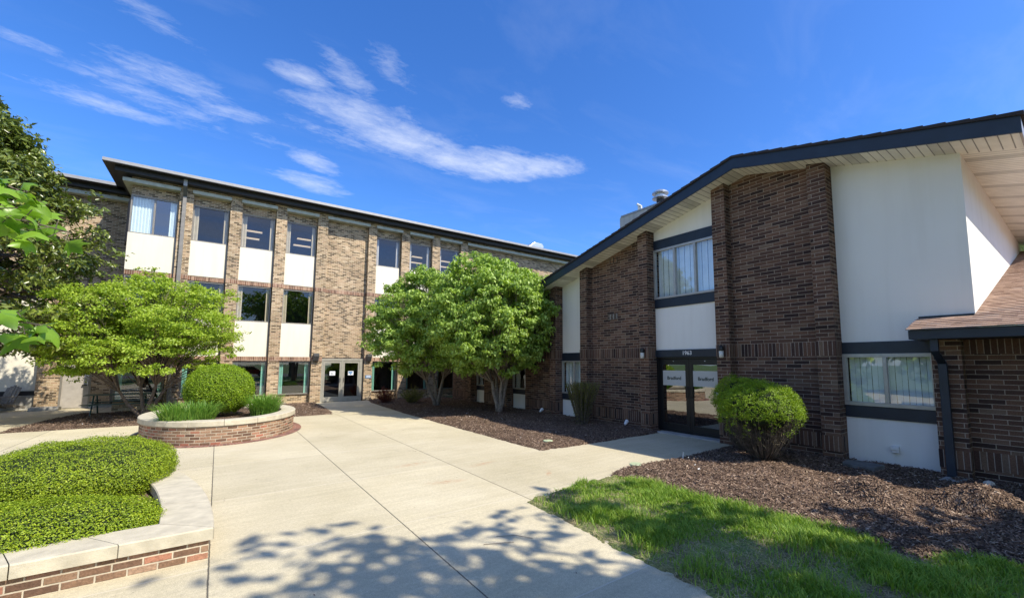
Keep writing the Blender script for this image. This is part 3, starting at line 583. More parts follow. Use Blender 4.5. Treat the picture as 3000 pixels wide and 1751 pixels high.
# recessed wing on the left
YW = 25.7
m = MB(); m.box(-16, -5.78, YW, 26.3, 5.0, 9.11, 'brick_tan'); m.box(-5.78, -5.1, YW, 26, 2.35, 9.11, 'brick_tan'); m.box(-5.78, -5.12, YW, 26, 0, 2.35, 'brick_tan'); m.box(-4.22, -3.0, YW, 26, 0, 2.35, 'brick_tan'); m.box(-5.1, -3.0, YW, 26, 2.35, 9.11, 'brick_tan'); m.box(-5.12, -4.22, YW, 26, 2.2, 2.35, 'brick_tan')
m.box(-16, -3, YW-.25, 26, 9.11, 9.3, 'brick_tan'); m.box(-5.78, -5.5, 26, 30, 0, 9.3, 'brick_tan'); m.build('wing_wall', B)
m = MB(); m.box(-5.78, -5.13, YW-.015, YW+.1, 2.0, 2.2, 'brick_tan_soldier'); m.build('soldier_course', B)
m = MB(); m.box(-16, -3.4, YW-.35, YW, 8.97, 9.11, 'lintel_stone'); m.build('stone_lintel', B)
m = MB(); m.box(-16, -3.2, YW-.55, 40, 9.22, 9.39, 'dark_metal'); m.box(-16, -3.2, YW-.95, 40, 9.39, 9.50, 'dark_metal'); m.box(-16, -3.88, YW-.97, YW-.95, 9.40, 9.53, 'roof_edge_metal'); m.build('wing_roof', B)
m = MB(); m.box(-5.12, -4.22, YW+.03, YW+.08, .02, 2.2, 'steel_door'); m.box(-5.12, -5.06, YW-.01, YW+.03, 0, 2.2, 'bronze_frame'); m.box(-4.28, -4.22, YW-.01, YW+.03, 0, 2.2, 'bronze_frame'); m.box(-5.06, -4.28, YW-.01, YW+.03, 2.14, 2.2, 'dark_metal')
sd = m.build('steel_door', B)
m = MB(); m.box(-4.48, -4.32, YW-.05, YW+.03, .92, .96, 'black_plastic'); m.box(-4.34, -4.31, YW-.03, YW+.03, .9, 1.1, 'galvanised'); m.build('door_handle', sd)
m = MB(); m.box(-4.44, -4.31, YW+.02, YW+.03, 1.28, 1.47, 'paper'); m.build('paper_notice', sd)
m = MB(); m.box(-5.6, -5.3, YW-.22, YW-.02, 2.05, 2.4, 'dark_metal'); m.build('wall_light', B, bevel=.01)
m = MB(); m.box(-4.22, -4.05, YW-.12, YW-.002, 0, .16, 'lintel_stone'); m.box(-4.05, -3.0, YW-.1, YW-.002, 0, .14, 'stone_grey'); m.build('footing', B)

# ------------------------------------------------------------------ gabled building (facade faces -X, pilasters at x = 9.7)
XP, XB, XS = 9.7, 9.95, 10.05
Gd = thing('gabled_building', 'dark brown brick gabled building with navy trim, white stucco bays and low tiled porch', 'building', (11, 6, 0))
sz = lambda y: 6.44-.25*abs(y-4.8)
PY = [(11.78, 12.12), (10.14, 10.47), (7.63, 7.96), (5.25, 5.59), (3.09, 3.42)]
def wallp(m, x0, x1, y0, y1, z0, mat, z1=None):
    ys = [y0, y1] if not (y0 < 4.8 < y1) else [y0, 4.8, y1]
    top = [(y, (sz(y)+.12) if z1 is None else z1) for y in ys]
    m.prism([(y0, z0), (y1, z0)]+top[::-1], 'x', x0, x1, mat)
for a, b in PY:
    m = MB(); m.box(XP, 10.3, a, b, 0, .2, 'brick_brown'); m.box(XP-.012, 10.3, a, b, .2, .49, 'brick_brown_soldier'); m.box(XP, 10.3, a, b, .49, 2.06, 'brick_brown')
    m.box(XP-.012, 10.3, a-.005, b+.005, 2.06, 2.35, 'brick_brown_soldier'); wallp(m, XP, 10.3, a, b, 2.35, 'brick_brown'); m.build('pilaster', Gd)
def brickbay(y0, y1):
    m = MB(); m.box(XB, 10.3, y0, y1, 0, .2, 'brick_brown'); m.box(XB-.005, 10.3, y0, y1, .2, .49, 'brick_brown_soldier'); m.box(XB, 10.3, y0, y1, .49, 2.06, 'brick_brown')
    m.box(XB-.005, 10.3, y0, y1, 2.06, 2.35, 'brick_brown_soldier'); wallp(m, XB, 10.3, y0, y1, 2.35, 'brick_brown'); return m.build('brick_bay', Gd)
bb = brickbay(7.96, 10.14); brickbay(3.42, 5.25); brickbay(12.12, 14.0)
mpG = lambda a, d: (XS+d, a)
m = MB(); m.box(XB-.012, XB, 8.97, 9.42, 5.08, 5.28, 'black_plastic')
for k in range(3): m.box(XB-.02, XB-.0125, 8.99+.15*k, 9.10+.15*k, 5.09, 5.27, 'brick_brown')
m.build('wall_vent', bb)
m = MB(); m.box(XB-.012, XB, 8.98, 9.40, 3.27, 3.47, 'twig')
for k in range(3): m.box(XB-.016, XB-.0125, 9.01+.14*k, 9.03+.14*k, 3.29, 3.45, 'stone_grey')
m.build('wall_vent', bb)
def panel(y0, y1, z0, z1, nm='stucco_panel', mat='stucco_white'):
    m = MB(); wallp(m, XS, 10.3, y0, y1, z0, mat, z1); return m.build(nm, Gd)
def trim(y0, y1, z0, z1, d=.03):
    m = MB(); m.box(XS-d, 10.3, y0, y1, z0, z1, 'navy_paint'); return m.build('trim_board', Gd, bevel=.004)
# bay with window near the corner by the tree
panel(10.47, 11.78, 2.26, None); trim(10.47, 11.78, 1.98, 2.26); trim(10.47, 11.78, .60, .82)
window(Gd, mpG, 10.47, 11.78, .82, 1.98, fr='window_alu', mull=(11.12,), gl='glass_clear', cur='blinds_white', sides='full'); panel(10.47, 11.78, 0, .60)
# door bay
panel(5.59, 7.63, 2.27, 3.47); trim(5.59, 7.63, 3.47, 3.73); trim(5.59, 7.63, 5.18, 5.46); panel(5.59, 7.63, 5.46, None)
window(Gd, mpG, 5.59, 7.63, 3.73, 5.18, fr='window_alu', mull=(6.29, 6.93), gl='glass_clear', cur='blinds_white', sides='full', fw=.06, rd=1.2)
trim(5.59, 7.63, 2.07, 2.27, .06)
text('house_number', '1963', .15, 'number_white', Gd, (XS-.065, 6.6, 2.172), (R(90), 0, R(-90)), .003, .001)
m = MB(); xd = XS+.04
for a in ((5.59, 5.66), (7.56, 7.63)): m.box(xd-.04, xd+.06, a[0], a[1], .03, 2.07, 'door_bronze')
m.box(xd-.04, xd+.06, 5.66, 7.56, 2.02, 2.07, 'door_bronze'); m.box(XP+.05, XS+.1, 5.59, 7.63, 0, .028, 'stone_grey')
dd = m.build('entrance_door', Gd, bevel=.003)
for a0, a1 in ((5.66, 6.61), (6.61, 7.56)):
    m = MB(); m.box(xd-.02, xd+.03, a0+.004, a0+.11, .04, 2.01, 'door_bronze'); m.box(xd-.02, xd+.03, a1-.11, a1-.004, .04, 2.01, 'door_bronze')
    m.box(xd-.02, xd+.03, a0+.11, a1-.11, .04, .26, 'door_bronze'); m.box(xd-.02, xd+.03, a0+.11, a1-.11, 1.86, 2.01, 'door_bronze'); m.build('door_leaf', dd)
    m = MB(); m.add([(xd, a0+.11, .26), (xd, a1-.11, .26), (xd, a1-.11, 1.86), (xd, a0+.11, 1.86)], [(0, 1, 2, 3)], 'glass_door'); m.build('pane', dd)
    m = MB(); m.box(xd-.008, xd-.003, a0+.11, a1-.11, 1.29, 1.70, 'frosted_film'); m.build('name_film', dd)
    text('lettering', 'Bradford', .125, 'ink', dd, (xd-.011, (a0+a1)/2, 1.49), (R(90), 0, R(-90)), .001, .003)
    h = 6.61+(.07 if a0 < 6 else -.07)*-1
    m = MB(); m.tube([(xd-.02, h, .98), (xd-.08, h, .98), (xd-.08, h, 1.26), (xd-.02, h, 1.26)], .012, 'black_plastic', 6); m.build('door_handle', dd)
    m = MB(); m.lathe((xd-.022, (a0+a1)/2, 1.95), [(.012, 0), (.012, .016)], 'white_plastic', 8); m.build('closer_screw', dd)
rm = MB(); rm.add([(12, 5.2, 0), (12, 8, 0), (10.12, 8, 0), (10.12, 5.2, 0), (12, 5.2, 2.4), (12, 8, 2.4), (10.12, 8, 2.1), (10.12, 5.2, 2.1)], [(0, 1, 5, 4), (1, 2, 6, 5), (3, 0, 4, 7), (0, 3, 2, 1), (4, 5, 6, 7)], 'room_dark'); rm.build('room_interior', dd)
for ly in (7.79, 5.42):                                         # jar lights either side of the door
    m = MB(); m.lathe((XP-.09, ly, 2.20), [(.062, 0), (.066, .02), (.06, .10), (.03, .13)], 'black_plastic', 14); m.box(XP-.06, XP-.012, ly-.03, ly+.03, 2.22, 2.29, 'black_plastic'); lt = m.build('wall_light', Gd, smooth=False)
    m = MB(); m.lathe((XP-.09, ly, 2.03), [(.032, 0), (.05, .015), (.055, .06), (.055, .17)], 'lamp_glass', 14); m.build('glass_shade', lt, smooth=True)
m = MB(); m.box(XP-.05, XP, 5.56, 5.66, 1.13, 1.26, 'white_plastic'); m.build('door_button', Gd, bevel=.008)
# right hand stucco bay
panel(1.17, 3.09, 2.32, None, 'stucco_panel'); trim(1.7, 3.09, 2.09, 2.32); trim(1.7, 3.09, .86, 1.09)
window(Gd, mpG, 1.7, 3.09, 1.09, 2.09, fr='window_alu', mull=(2.415,), gl='glass_clear', cur='blinds_white', sides='full', fw=.07, rd=1.0); panel(1.7, 3.09, -.05, .86)
m = MB(); m.box(10.3, 22, 1.17, 1.35, 2.3, 5.75, 'stucco_white'); m.build('stucco_side_wall', Gd)
m = MB(); m.box(XS-.09, XS-.001, 2.29, 2.40, .28, .39, 'white_plastic'); m.box(XS-.11, XS-.09, 2.285, 2.405, .33, .395, 'white_plastic'); m.build('dryer_vent', Gd, bevel=.008)
# porch wall, pier, downpipe
m = MB(); m.box(XP, 10.3, 1.33, 1.70, -.05, .2, 'brick_brown'); m.box(XP-.012, 10.3, 1.33, 1.705, .2, .49, 'brick_brown_soldier'); m.box(XP, 10.3, 1.33, 1.70, .49, 2.3, 'brick_brown'); m.build('pilaster', Gd)
m = MB(); m.box(XB, 10.3, -6, 1.33, -.05, .2, 'brick_brown'); m.box(XB-.005, 10.3, -6, 1.33, .2, .49, 'brick_brown_soldier'); m.box(XB, 10.3, -6, 1.33, .49, 2.06, 'brick_brown'); m.box(XB-.005, 10.3, -6, 1.33, 2.06, 2.3, 'brick_brown_soldier'); m.build('porch_wall', Gd)
m = MB(); m.box(9.12, 9.16, -6, 1.86, 2.30, 2.45, 'navy_paint'); m.box(9.16, XP+.3, -6, 1.86, 2.30, 2.315, 'navy_paint')
m.prism([(9.16, 2.30), (9.16, 2.44), (10.0, 2.67), (10.04, 2.67), (10.04, 2.32)], 'y', 1.82, 1.86, 'navy_paint'); pf = m.build('porch_fascia', Gd)
m = MB(); nco = 74
def course(m, i, dx=.14, y0=-6, y1=1.88, x0=9.06, z0=2.455, sl=.277, mat='shingle_tan'):
    xa = x0+i*dx; xb = xa+dx+.03; ymax = y1 if xb < 10.06 else 1.168; za = z0+(xa-x0)*sl+.012; zb = z0+(xb-x0)*sl+.001
    ys = [y0]; 
    while ys[-1] < ymax: ys.append(min(ymax, ys[-1]+random.choice((.17, .34, .25))))
    for a, b in zip(ys[:-1], ys[1:]):
        j = random.uniform(0, .006); 
        m.add([(xa-j, a, za+j), (xa-j, b, za+j), (xb, b, zb), (xb, a, zb), (xa-j, a, za-.014), (xa-j, b, za-.014)], [(0, 3, 2, 1), (0, 1, 5, 4)], mat, [[(a, i), (a, i), (b-.001, i), (b-.001, i)], [(a, i), (b-.001, i), (b-.001, i), (a, i)]])
for i in range(nco): course(m, i)
m.build('porch_roof', Gd)
m = MB(); m.box(XS-.05, XS, 1.17, 1.88, 2.69, 2.74, 'navy_paint'); m.build('flashing', Gd)
m = MB(); m.box(9.2, 9.29, 1.52, 1.62, 2.1, 2.30, 'navy_paint')
m.add([(9.2, 1.52, 2.1), (9.2, 1.62, 2.1), (9.29, 1.62, 2.1), (9.29, 1.52, 2.1), (9.58, 1.50, 1.90), (9.58, 1.61, 1.90), (9.67, 1.61, 1.90), (9.67, 1.50, 1.90)], [(0, 1, 5, 4), (1, 2, 6, 5), (2, 3, 7, 6), (3, 0, 4, 7)], 'navy_paint')
m.box(9.58, 9.67, 1.50, 1.61, .08, 1.90, 'navy_paint'); m.build('downpipe', Gd, bevel=.006)
# link wall beyond the gable, seen through the trees
m = MB(); YL = 20.6
for a, b in ((12.12, 14.0), (15.0, 17.3), (18.15, YL)):
    m.box(XB, 10.3, a, b, 0, .2, 'brick_brown'); m.box(XB-.005, 10.3, a, b, .2, .49, 'brick_brown_soldier'); m.box(XB, 10.3, a, b, .49, 4.7, 'brick_brown')
m2 = MB(); m2.box(10.3, 20, YL-.3, YL-.002, 0, 4.7, 'brick_brown'); m2.build('end_wall', Gd)
m.v = m.v[0:0]; m = MB()
for a, b in ((15.0, 17.3), (18.15, YL)):
    m.box(XB, 10.3, a, b, 0, .2, 'brick_brown'); m.box(XB-.005, 10.3, a, b, .2, .49, 'brick_brown_soldier'); m.box(XB, 10.3, a, b, .49, 4.7, 'brick_brown')
m.box(XB, 10.3, 14.0, 15.0, 3.5, 4.7, 'brick_brown'); m.box(XB, 10.3, 17.3, 18.15, 3.5, 4.7, 'brick_brown'); m.build('link_wall', Gd)
for a, b in ((14.0, 15.0), (17.3, 18.15)):
    panel(a, b, 0, .80, z1=None) if False else None
    q = MB(); q.box(XS, 10.3, a, b, 0, .62, 'stucco_white'); q.build('stucco_panel', Gd); q = MB(); q.box(XS, 10.3, a, b, 2.2, 3.5, 'stucco_white'); q.build('stucco_panel', Gd)
    trim(a, b, .62, .82); trim(a, b, 1.98, 2.2); window(Gd, mpG, a, b, .82, 1.98, fr='window_alu', gl='glass_clear', cur='blinds_white', sides=(.3, .3))
for a in (14.0, 15.0, 17.0, 18.15):
    q = MB(); q.box(XP, XB-.006, a-.0, a+.3, 0, 4.7, 'brick_brown'); q.build('pilaster', Gd) if a in (15.0, 18.15) else None
m = MB(); m.box(9.3, 20, 12.62, YL+.4, 4.7, 4.92, 'navy_paint'); m.build('link_roof', Gd)
# gable roof
YE0, YE1, XF = .42, 12.6, 9.3
zt = lambda y: sz(y)+.27
m = MB(); m.prism([(YE0, sz(YE0)), (4.8, sz(4.8)), (YE1, sz(YE1)), (YE1, sz(YE1)+.012), (4.8, sz(4.8)+.012), (YE0, sz(YE0)+.012)], 'x', XF+.03, XP+.42, 'soffit_rake'); m.build('soffit', Gd)
m = MB(); m.add([(XP+.42, YE0, sz(YE0)-.0), (22, YE0, sz(YE0)), (22, 1.2, sz(1.2)), (XP+.42, 1.2, sz(1.2))], [(0, 1, 2, 3)], 'soffit_eave'); m.build('soffit', Gd)
m = MB(); m.add([(XP+.42, 1.2, sz(1.2)+.001), (22, 1.2, sz(1.2)+.001), (22, 4.8, 6.44), (XP+.42, 4.8, 6.44), (22, YE1, sz(YE1)), (XP+.42, YE1, sz(YE1))], [(0, 1, 2, 3), (3, 2, 4, 5)], 'dark_metal'); m.build('roof_deck', Gd)
m = MB(); prof = [(YE0, sz(YE0)-.03), (4.8, sz(4.8)-.03), (YE1, sz(YE1)-.03), (YE1, zt(YE1)-.04), (4.8, zt(4.8)-.04), (YE0, zt(YE0)-.04)]
m.prism([prof[0], prof[1], prof[4], prof[5]], 'x', XF, XF+.03, 'navy_paint'); m.prism([prof[1], prof[2], prof[3], prof[4]], 'x', XF, XF+.03, 'navy_paint')
m.box(XF+.03, 22, YE0, YE0+.03, sz(YE0)-.03, zt(YE0)-.04, 'roof_edge_metal'); m.box(XF+.03, 22, YE1-.03, YE1, sz(YE1)-.03, zt(YE1)-.04, 'navy_paint'); m.build('fascia', Gd)
m = MB(); e = .03
for (ya, yb) in ((YE0-.04, 4.8), (4.8, YE1+.04)):
    n = int((yb-ya)/.27)
    for k in range(n):
        a, b = ya+(yb-ya)*k/n, ya+(yb-ya)*(k+1)/n; up = .03 if ya > 4 else 0; dn = .03-up
        za, zb = zt(a)-.02, zt(b)-.02
        low = (za+.045-up*.6, zb+.045-dn*.6)
        m.prism([(a, za-.02), (b, zb-.02), (b, low[1]), (a, low[0])], 'x', XF-.035+random.uniform(-.006, .004), 22, 'shingle_dark')
m.build('roof', Gd)
# stucco chimney block with flues
m = MB(); m.box(12.0, 15.0, 8.72, 10.66, 4.8, 7.44, 'stucco_grey'); m.box(11.98, 15.02, 8.70, 10.60, 7.44, 7.50, 'roof_edge_metal'); ch = m.build('chimney', Gd)
m = MB(); m.lathe((12.4, 9.08, 7.5), [(.14, 0), (.14, .28)], 'dark_metal', 18); m.lathe((12.4, 9.08, 7.78), [(.15, 0), (.29, -.02+.04), (.29, .05), (.17, .07), (.17, .19), (.29, .20), (.29, .24), (.2, .30), (.04, .33)], 'galvanised', 20); m.build('flue', ch, smooth=False)
for yy, hh in ((9.98, .32), (9.88, .25)):
    m = MB(); m.tube([(12.3, yy, 7.5), (12.3, yy, 7.5+hh), (12.26, yy+.05, 7.5+hh+.04)], .045, 'white_plastic', 8); m.build('vent_pipe', ch)
# back walls so the block is closed
m = MB(); m.box(21.8, 22, 1.17, 20, 0, 5.4, 'brick_brown'); m.build('rear_wall', Gd)

# low white wall on a concrete base left of the wing's brick corner
m = MB(); m.box(-16, -5.79, 26.05, 26.3, .74, 5.0, 'stucco_cream'); m.build('stucco_panel', B)
m = MB(); m.box(-16, -5.79, 26.0, 26.3, .56, .74, 'dark_metal'); m.box(-16, -5.79, 25.9, 26.3, 0, .56, 'stone_grey'); m.build('base_wall', B)

# ------------------------------------------------------------------ planters
def ell(cx, cy, a, b, t): return (cx+a*math.cos(t), cy+b*math.sin(t))
def ring(mb, outer, inner, z0, z1, mat, closed=True, joints=0):
    """outer/inner point lists of equal length; builds a wall with arc length uv"""
    n = len(outer); u = [0]
    for i in range(n): u.append(u[-1]+math.dist(outer[i], outer[(i+1) % n]))
    m = n if closed else n-1
    for i in range(m):
        j = (i+1) % n; o0, o1, i0, i1 = outer[i], outer[j], inner[i], inner[j]
        mb.add([(*o0, z0), (*o1, z0), (*o1, z1), (*o0, z1), (*i0, z0), (*i1, z0), (*i1, z1), (*i0, z1)], [(0, 1, 2, 3), (3, 2, 6, 7), (5, 4, 7, 6)], mat,
               [[(u[i], z0), (u[i+1], z0), (u[i+1], z1), (u[i], z1)], [(u[i], 0), (u[i+1], 0), (u[i+1], .3), (u[i], .3)], [(u[i+1], z0), (u[i], z0), (u[i], z1), (u[i+1], z1)]])
simple('cap_stone', (.50, .45, .335), .9, var=.16, nscale=7, bmp=.5)
def outline(kind, off, n=96):
    pts = []
    if kind == 'oval':
        for i in range(n): pts.append(ell(.2, 14.85, 1.70+off, 2.42+off, 2*math.pi*i/n))
    else:
        fl = 5.36-off; a, b = 1.93+off, 4.79+off
        t0 = math.asin(max(-1, (fl-5.3)/b)); k = int(n*.72)
        for i in range(k): t = t0+(math.pi-2*t0)*i/(k-1); pts.append(ell(-1.9, 5.3, a, b, t))
        x0, x1 = pts[-1][0], pts[0][0]; r = n-k
        for i in range(1, r+1): pts.append((x0+(x1-x0)*i/(r+1), fl))
    return pts
def planter(name, kind, h, ct, label, segs, loc):
    T = thing(name, label, 'planter', loc)
    m = MB(); ring(m, outline(kind, 0), outline(kind, -.22), -.03, h-ct-.012, 'brick_planter'); m.build('brick_wall', T)
    m = MB(); ring(m, outline(kind, -.01), outline(kind, -.2), h-ct-.012, h-ct, 'dark_metal'); m.build('mortar_gap', T)
    n = 288; o = outline(kind, .035, n); i_ = outline(kind, -.33 if kind == 'oval' else -.40, n)
    for s_ in range(segs):
        a = int(n*s_/segs); b = int(n*(s_+1)/segs); c = MB(); idx = [k % n for k in range(a, b+1)]
        O = [Vector((*o[k], 0)) for k in idx]; I = [Vector((*i_[k], 0)) for k in idx]
        def sh(Lst):
            Lst = [v.copy() for v in Lst]; Lst[0] += (Lst[1]-Lst[0]).normalized()*.004; Lst[-1] += (Lst[-2]-Lst[-1]).normalized()*.004; return Lst
        O, I = sh(O), sh(I); bv = .012; rows = []
        for k in range(len(O)):
            d = (O[k]-I[k]).normalized(); z0, z1 = h-ct, h+random.uniform(-.0004, .0004)
            rows.append([O[k]+Vector((0, 0, z0)), O[k]+Vector((0, 0, z1-bv)), O[k]-d*bv+Vector((0, 0, z1)), I[k]+d*bv+Vector((0, 0, z1)), I[k]+Vector((0, 0, z1-bv)), I[k]+Vector((0, 0, z0))])
        vs = [p for r_ in rows for p in r_]; fs = []
        for k in range(len(rows)-1):
            for q in range(6): fs.append((k*6+q, (k+1)*6+q, (k+1)*6+(q+1) % 6, k*6+(q+1) % 6))
        fs += [(0, 1, 2, 3, 4, 5), tuple((len(rows)-1)*6+q for q in (5, 4, 3, 2, 1, 0))]
        c.add(vs, fs, 'cap_stone'); c.build('cap_stone', T)
    m = MB(); P = outline(kind, -.21); m.add([(*p, h-ct-.02) for p in P], [tuple(range(len(P)))], 'mulch'); m.build('planter_soil', T)
    return T
ov = planter('oval_planter', 'oval', .55, .12, 'oval red brick planter with pale stone cap holding a round bush', 16, (.2, 14.85, 0))
m = MB(); ring(m, outline('oval', .21), outline('oval', 0), -.01, .012, 'brick_paver'); sk = m.build('paver_edging', ov)
planter('curved_planter', 'half', .30, .115, 'low curved brick planter with wide pale cap in the near left corner', 22, (-1.9, 7, 0))

# ------------------------------------------------------------------ foliage
def rotframes(n, up, spread):
    """random leaf frames whose normals lean around `up` (n,3)"""
    nrm = up+RNG.normal(0, spread, (n, 3)); nrm /= np.linalg.norm(nrm, axis=1)[:, None]+1e-9
    r = RNG.normal(0, 1, (n, 3)); a = np.cross(nrm, r); a /= np.linalg.norm(a, axis=1)[:, None]+1e-9
    return a, np.cross(nrm, a), nrm
def leaves(name, C, up, spread, ln, wd, mat, parent, fold=.25, droop=0.):
    n = len(C); a, b, nr = rotframes(n, up, spread)
    if droop: a = a+np.array([0, 0, -droop]); a /= np.linalg.norm(a, axis=1)[:, None]; nr = np.cross(a, b); nr /= np.linalg.norm(nr, axis=1)[:, None]+1e-9; b = np.cross(nr, a)
    s = (.65+.7*RNG.random(n))[:, None]; A = a*ln*s; Bv = b*wd*s*.5; U = nr*wd*fold*s
    V = np.stack([C, C+A*.45+Bv+U, C+A, C+A*.45-Bv+U], 1).reshape(-1, 3); k = np.arange(n)[:, None]*4
    return npmesh(name, V, np.concatenate([k+[0, 1, 2], k+[0, 2, 3]]), mat, parent)
def blob(name, c, r, mat, parent, pw=2.0, n=28, jit=.05, zc=None):
    V = []; F = []
    for i in range(n+1):
        ph = -math.pi/2+math.pi*i/n
        for j in range(n*2):
            th = 2*math.pi*j/(n*2); f = lambda t: math.copysign(abs(t)**(2/pw), t)
            q = 1+random.uniform(-jit, jit)
            V.append((c[0]+r[0]*f(math.cos(ph))*f(math.cos(th))*q, c[1]+r[1]*f(math.cos(ph))*f(math.sin(th))*q, c[2]+r[2]*f(math.sin(ph))*q))
    for i in range(n):
        for j in range(n*2): F.append((i*n*2+j, i*n*2+(j+1) % (n*2), (i+1)*n*2+(j+1) % (n*2), (i+1)*n*2+j))
    return npmesh(name, np.array(V), np.array(F), mat, parent)
def shell(c, r, n, pw=2., zmin=-.9, thick=.12):
    """points on a superellipsoid shell with outward normals"""
    d = RNG.normal(0, 1, (int(n*1.6)+100, 3)); d /= np.linalg.norm(d, axis=1)[:, None]; d = d[d[:, 2] > zmin][:n]
    k = (np.sum(np.abs(d)**pw, axis=1))**(-1/pw); rr = 1-thick*RNG.random(len(d))**1.5+RNG.normal(0, .012, len(d))
    P = d*k[:, None]*rr[:, None]*r+c; nr = np.sign(d)*np.abs(d*k[:, None])**(pw-1)/np.array(r); nr /= np.linalg.norm(nr, axis=1)[:, None]
    return P, nr
def shrub(T, parts, mat, ln, wd, spread=.55):
    """parts: list of (centre, radii, n, power)"""
    for c, r, n, pw in parts:
        blob('dark_core', c, tuple(x*.86 for x in r), 'leaf_core', T, pw); P, nr = shell(np.array(c), np.array(r), n, pw)  # solid near-black core added inside the leaf shell, so nothing shows through
        P += nr*(vnoise(P[:, :2]*1.0+P[:, 2:3]*.7, 5, 3)[:, None])*.06*max(r); kk = RNG.random(len(P)) < .05; P[kk] += nr[kk]*RNG.random((kk.sum(), 1))*.05; leaves('foliage', P, nr+[0, 0, .35], spread, ln, wd, mat, T)
# near hedge in the curved planter
T = thing('clipped_hedge', 'clipped bright green box hedge at the front of the curved planter', 'hedge', (-1.2, 6.3, .2), 'hedges in the near planter')
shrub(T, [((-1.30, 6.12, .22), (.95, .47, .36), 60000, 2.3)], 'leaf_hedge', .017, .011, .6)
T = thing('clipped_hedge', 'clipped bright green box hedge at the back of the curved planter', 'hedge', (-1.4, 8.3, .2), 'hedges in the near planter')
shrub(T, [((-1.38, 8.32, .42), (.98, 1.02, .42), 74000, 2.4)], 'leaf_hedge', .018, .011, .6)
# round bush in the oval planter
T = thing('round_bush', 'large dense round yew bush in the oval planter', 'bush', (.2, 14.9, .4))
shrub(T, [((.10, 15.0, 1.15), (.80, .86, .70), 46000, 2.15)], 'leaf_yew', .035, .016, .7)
def blades(name, label, cx_, cy_, rx, ry, z, n, h, mat='iris_blade'):
    th = RNG.random(n)*6.28; rr = np.sqrt(RNG.random(n)); P = np.stack([cx_+rx*rr*np.cos(th), cy_+ry*rr*np.sin(th), np.full(n, z)], 1)
    hh = h*(.55+.5*RNG.random(n)); az = np.arctan2(P[:, 1]-cy_, P[:, 0]-cx_)+RNG.normal(0, .8, n); ben = .15+.55*RNG.random(n)*(.4+rr); w = .007+.004*RNG.random(n)
    dr = np.stack([np.cos(az), np.sin(az), np.zeros(n)], 1); sd_ = np.stack([-np.sin(az), np.cos(az), np.zeros(n)], 1)*w[:, None]; rows = []
    for k, t_ in enumerate((0, .3, .6, .85, 1.0)):
        p = P+dr*(ben*hh*t_**2)[:, None]+np.array([0, 0, 1.])*(hh*(t_-.25*ben*t_**3))[:, None]; q = (1, 1, .85, .5, .05)[k]; rows += [p-sd_*q, p+sd_*q]
    V = np.stack(rows, 1).reshape(-1, 3); k = np.arange(n)[:, None]*10; F = np.concatenate([k+[2*i, 2*i+1, 2*i+3, 2*i+2] for i in range(4)])
    return tag(npmesh(name, V, F, mat), label, 'ornamental grass', 'grass clumps in the oval planter')
blades('grass_clump', 'arching green grass clump left of the round bush in oval planter', -.50, 13.3, .52, .42, .42, 1100, .60)
blades('grass_clump', 'upright green grass clump right of the round bush in oval planter', 1.12, 14.3, .32, .52, .42, 850, .66)

def tree(name, label, cat, base, forks, clumps, leafn, ln, wd, lmat, bmat, r0, crad, flat=.45, spread=.5, droop=.3, group=None, core=None, hf=.5, lobes=2):
    """clumps: list of centres; forks: trunk tops"""
    T = thing(name, label, cat, base, group); m = MB(); b = Vector(base)
    tr = []
    for f in forks:
        f = Vector(f); mid = b.lerp(f, .5)+Vector((random.uniform(-.12, .12), random.uniform(-.12, .12), -.1)); pts = [b+Vector((random.uniform(-1, 1), random.uniform(-1, 1), 0))*r0*.5-Vector((0, 0, .05))]
        for t in (.2, .4, .6, .8, 1.): pts.append((b*(1-t)**2+mid*2*t*(1-t)+f*t*t)+Vector([random.uniform(-.03, .03) for _ in range(3)]))
        m.tube(pts, [r0*(1-.12*i)*(1.25 if i == 0 else 1)*.72 for i in range(6)], bmat, 9); tr.append(pts)
    for c in clumps:
        c = Vector(c); pts = min(tr, key=lambda p: (p[-1]-c).length); i = random.choice((3, 4, 5, 5)); s = pts[i]; mid = s.lerp(c, .55)+Vector((0, 0, random.uniform(-.05, .35)))
        q = [s*(1-t)**2+mid*2*t*(1-t)+c*t*t for t in (0, .25, .5, .75, 1)]; m.tube(q, [r0*.30, r0*.2, r0*.13, r0*.08, r0*.03], bmat, 5, False)
        for _ in range(3):
            e_ = c+Vector((random.uniform(-1, 1), random.uniform(-1, 1), random.uniform(-.3, .5)))*crad*.8; m.tube([q[3], q[3].lerp(e_, .5)+Vector((0, 0, .04)), e_], [r0*.07, r0*.05, r0*.02], bmat, 4, False)
    m.build('trunk', T, smooth=True)
    C = np.array([tuple(c) for c in clumps]); per = leafn//len(C); K = []; NR = []
    cen = C.mean(0)
    for c in C:
        rr = crad*(.7+.6*RNG.random()); d = RNG.normal(0, 1, (per, 3)); d /= np.linalg.norm(d, axis=1)[:, None]; rad = RNG.random(per)[:, None]**.45
        # several leaf tufts within the clump, thinner below
        tuft = RNG.normal(0, .55, (7, 3)); tf = tuft[RNG.integers(0, 7, per)]*rr*[1, 1, flat]
        p = c+d*rad*rr*[.55, .55, .55*flat]+tf; K.append(p); nr = d*[.8, .8, .5]+[0, 0, .75]; nr += (c-cen)/np.linalg.norm(c-cen+1e-6)*.35; NR.append(nr)
    K = np.concatenate(K); NR = np.concatenate(NR); NR /= np.linalg.norm(NR, axis=1)[:, None]
    leaves('crown', K, NR, spread, ln, wd, lmat, T, droop=droop); return T
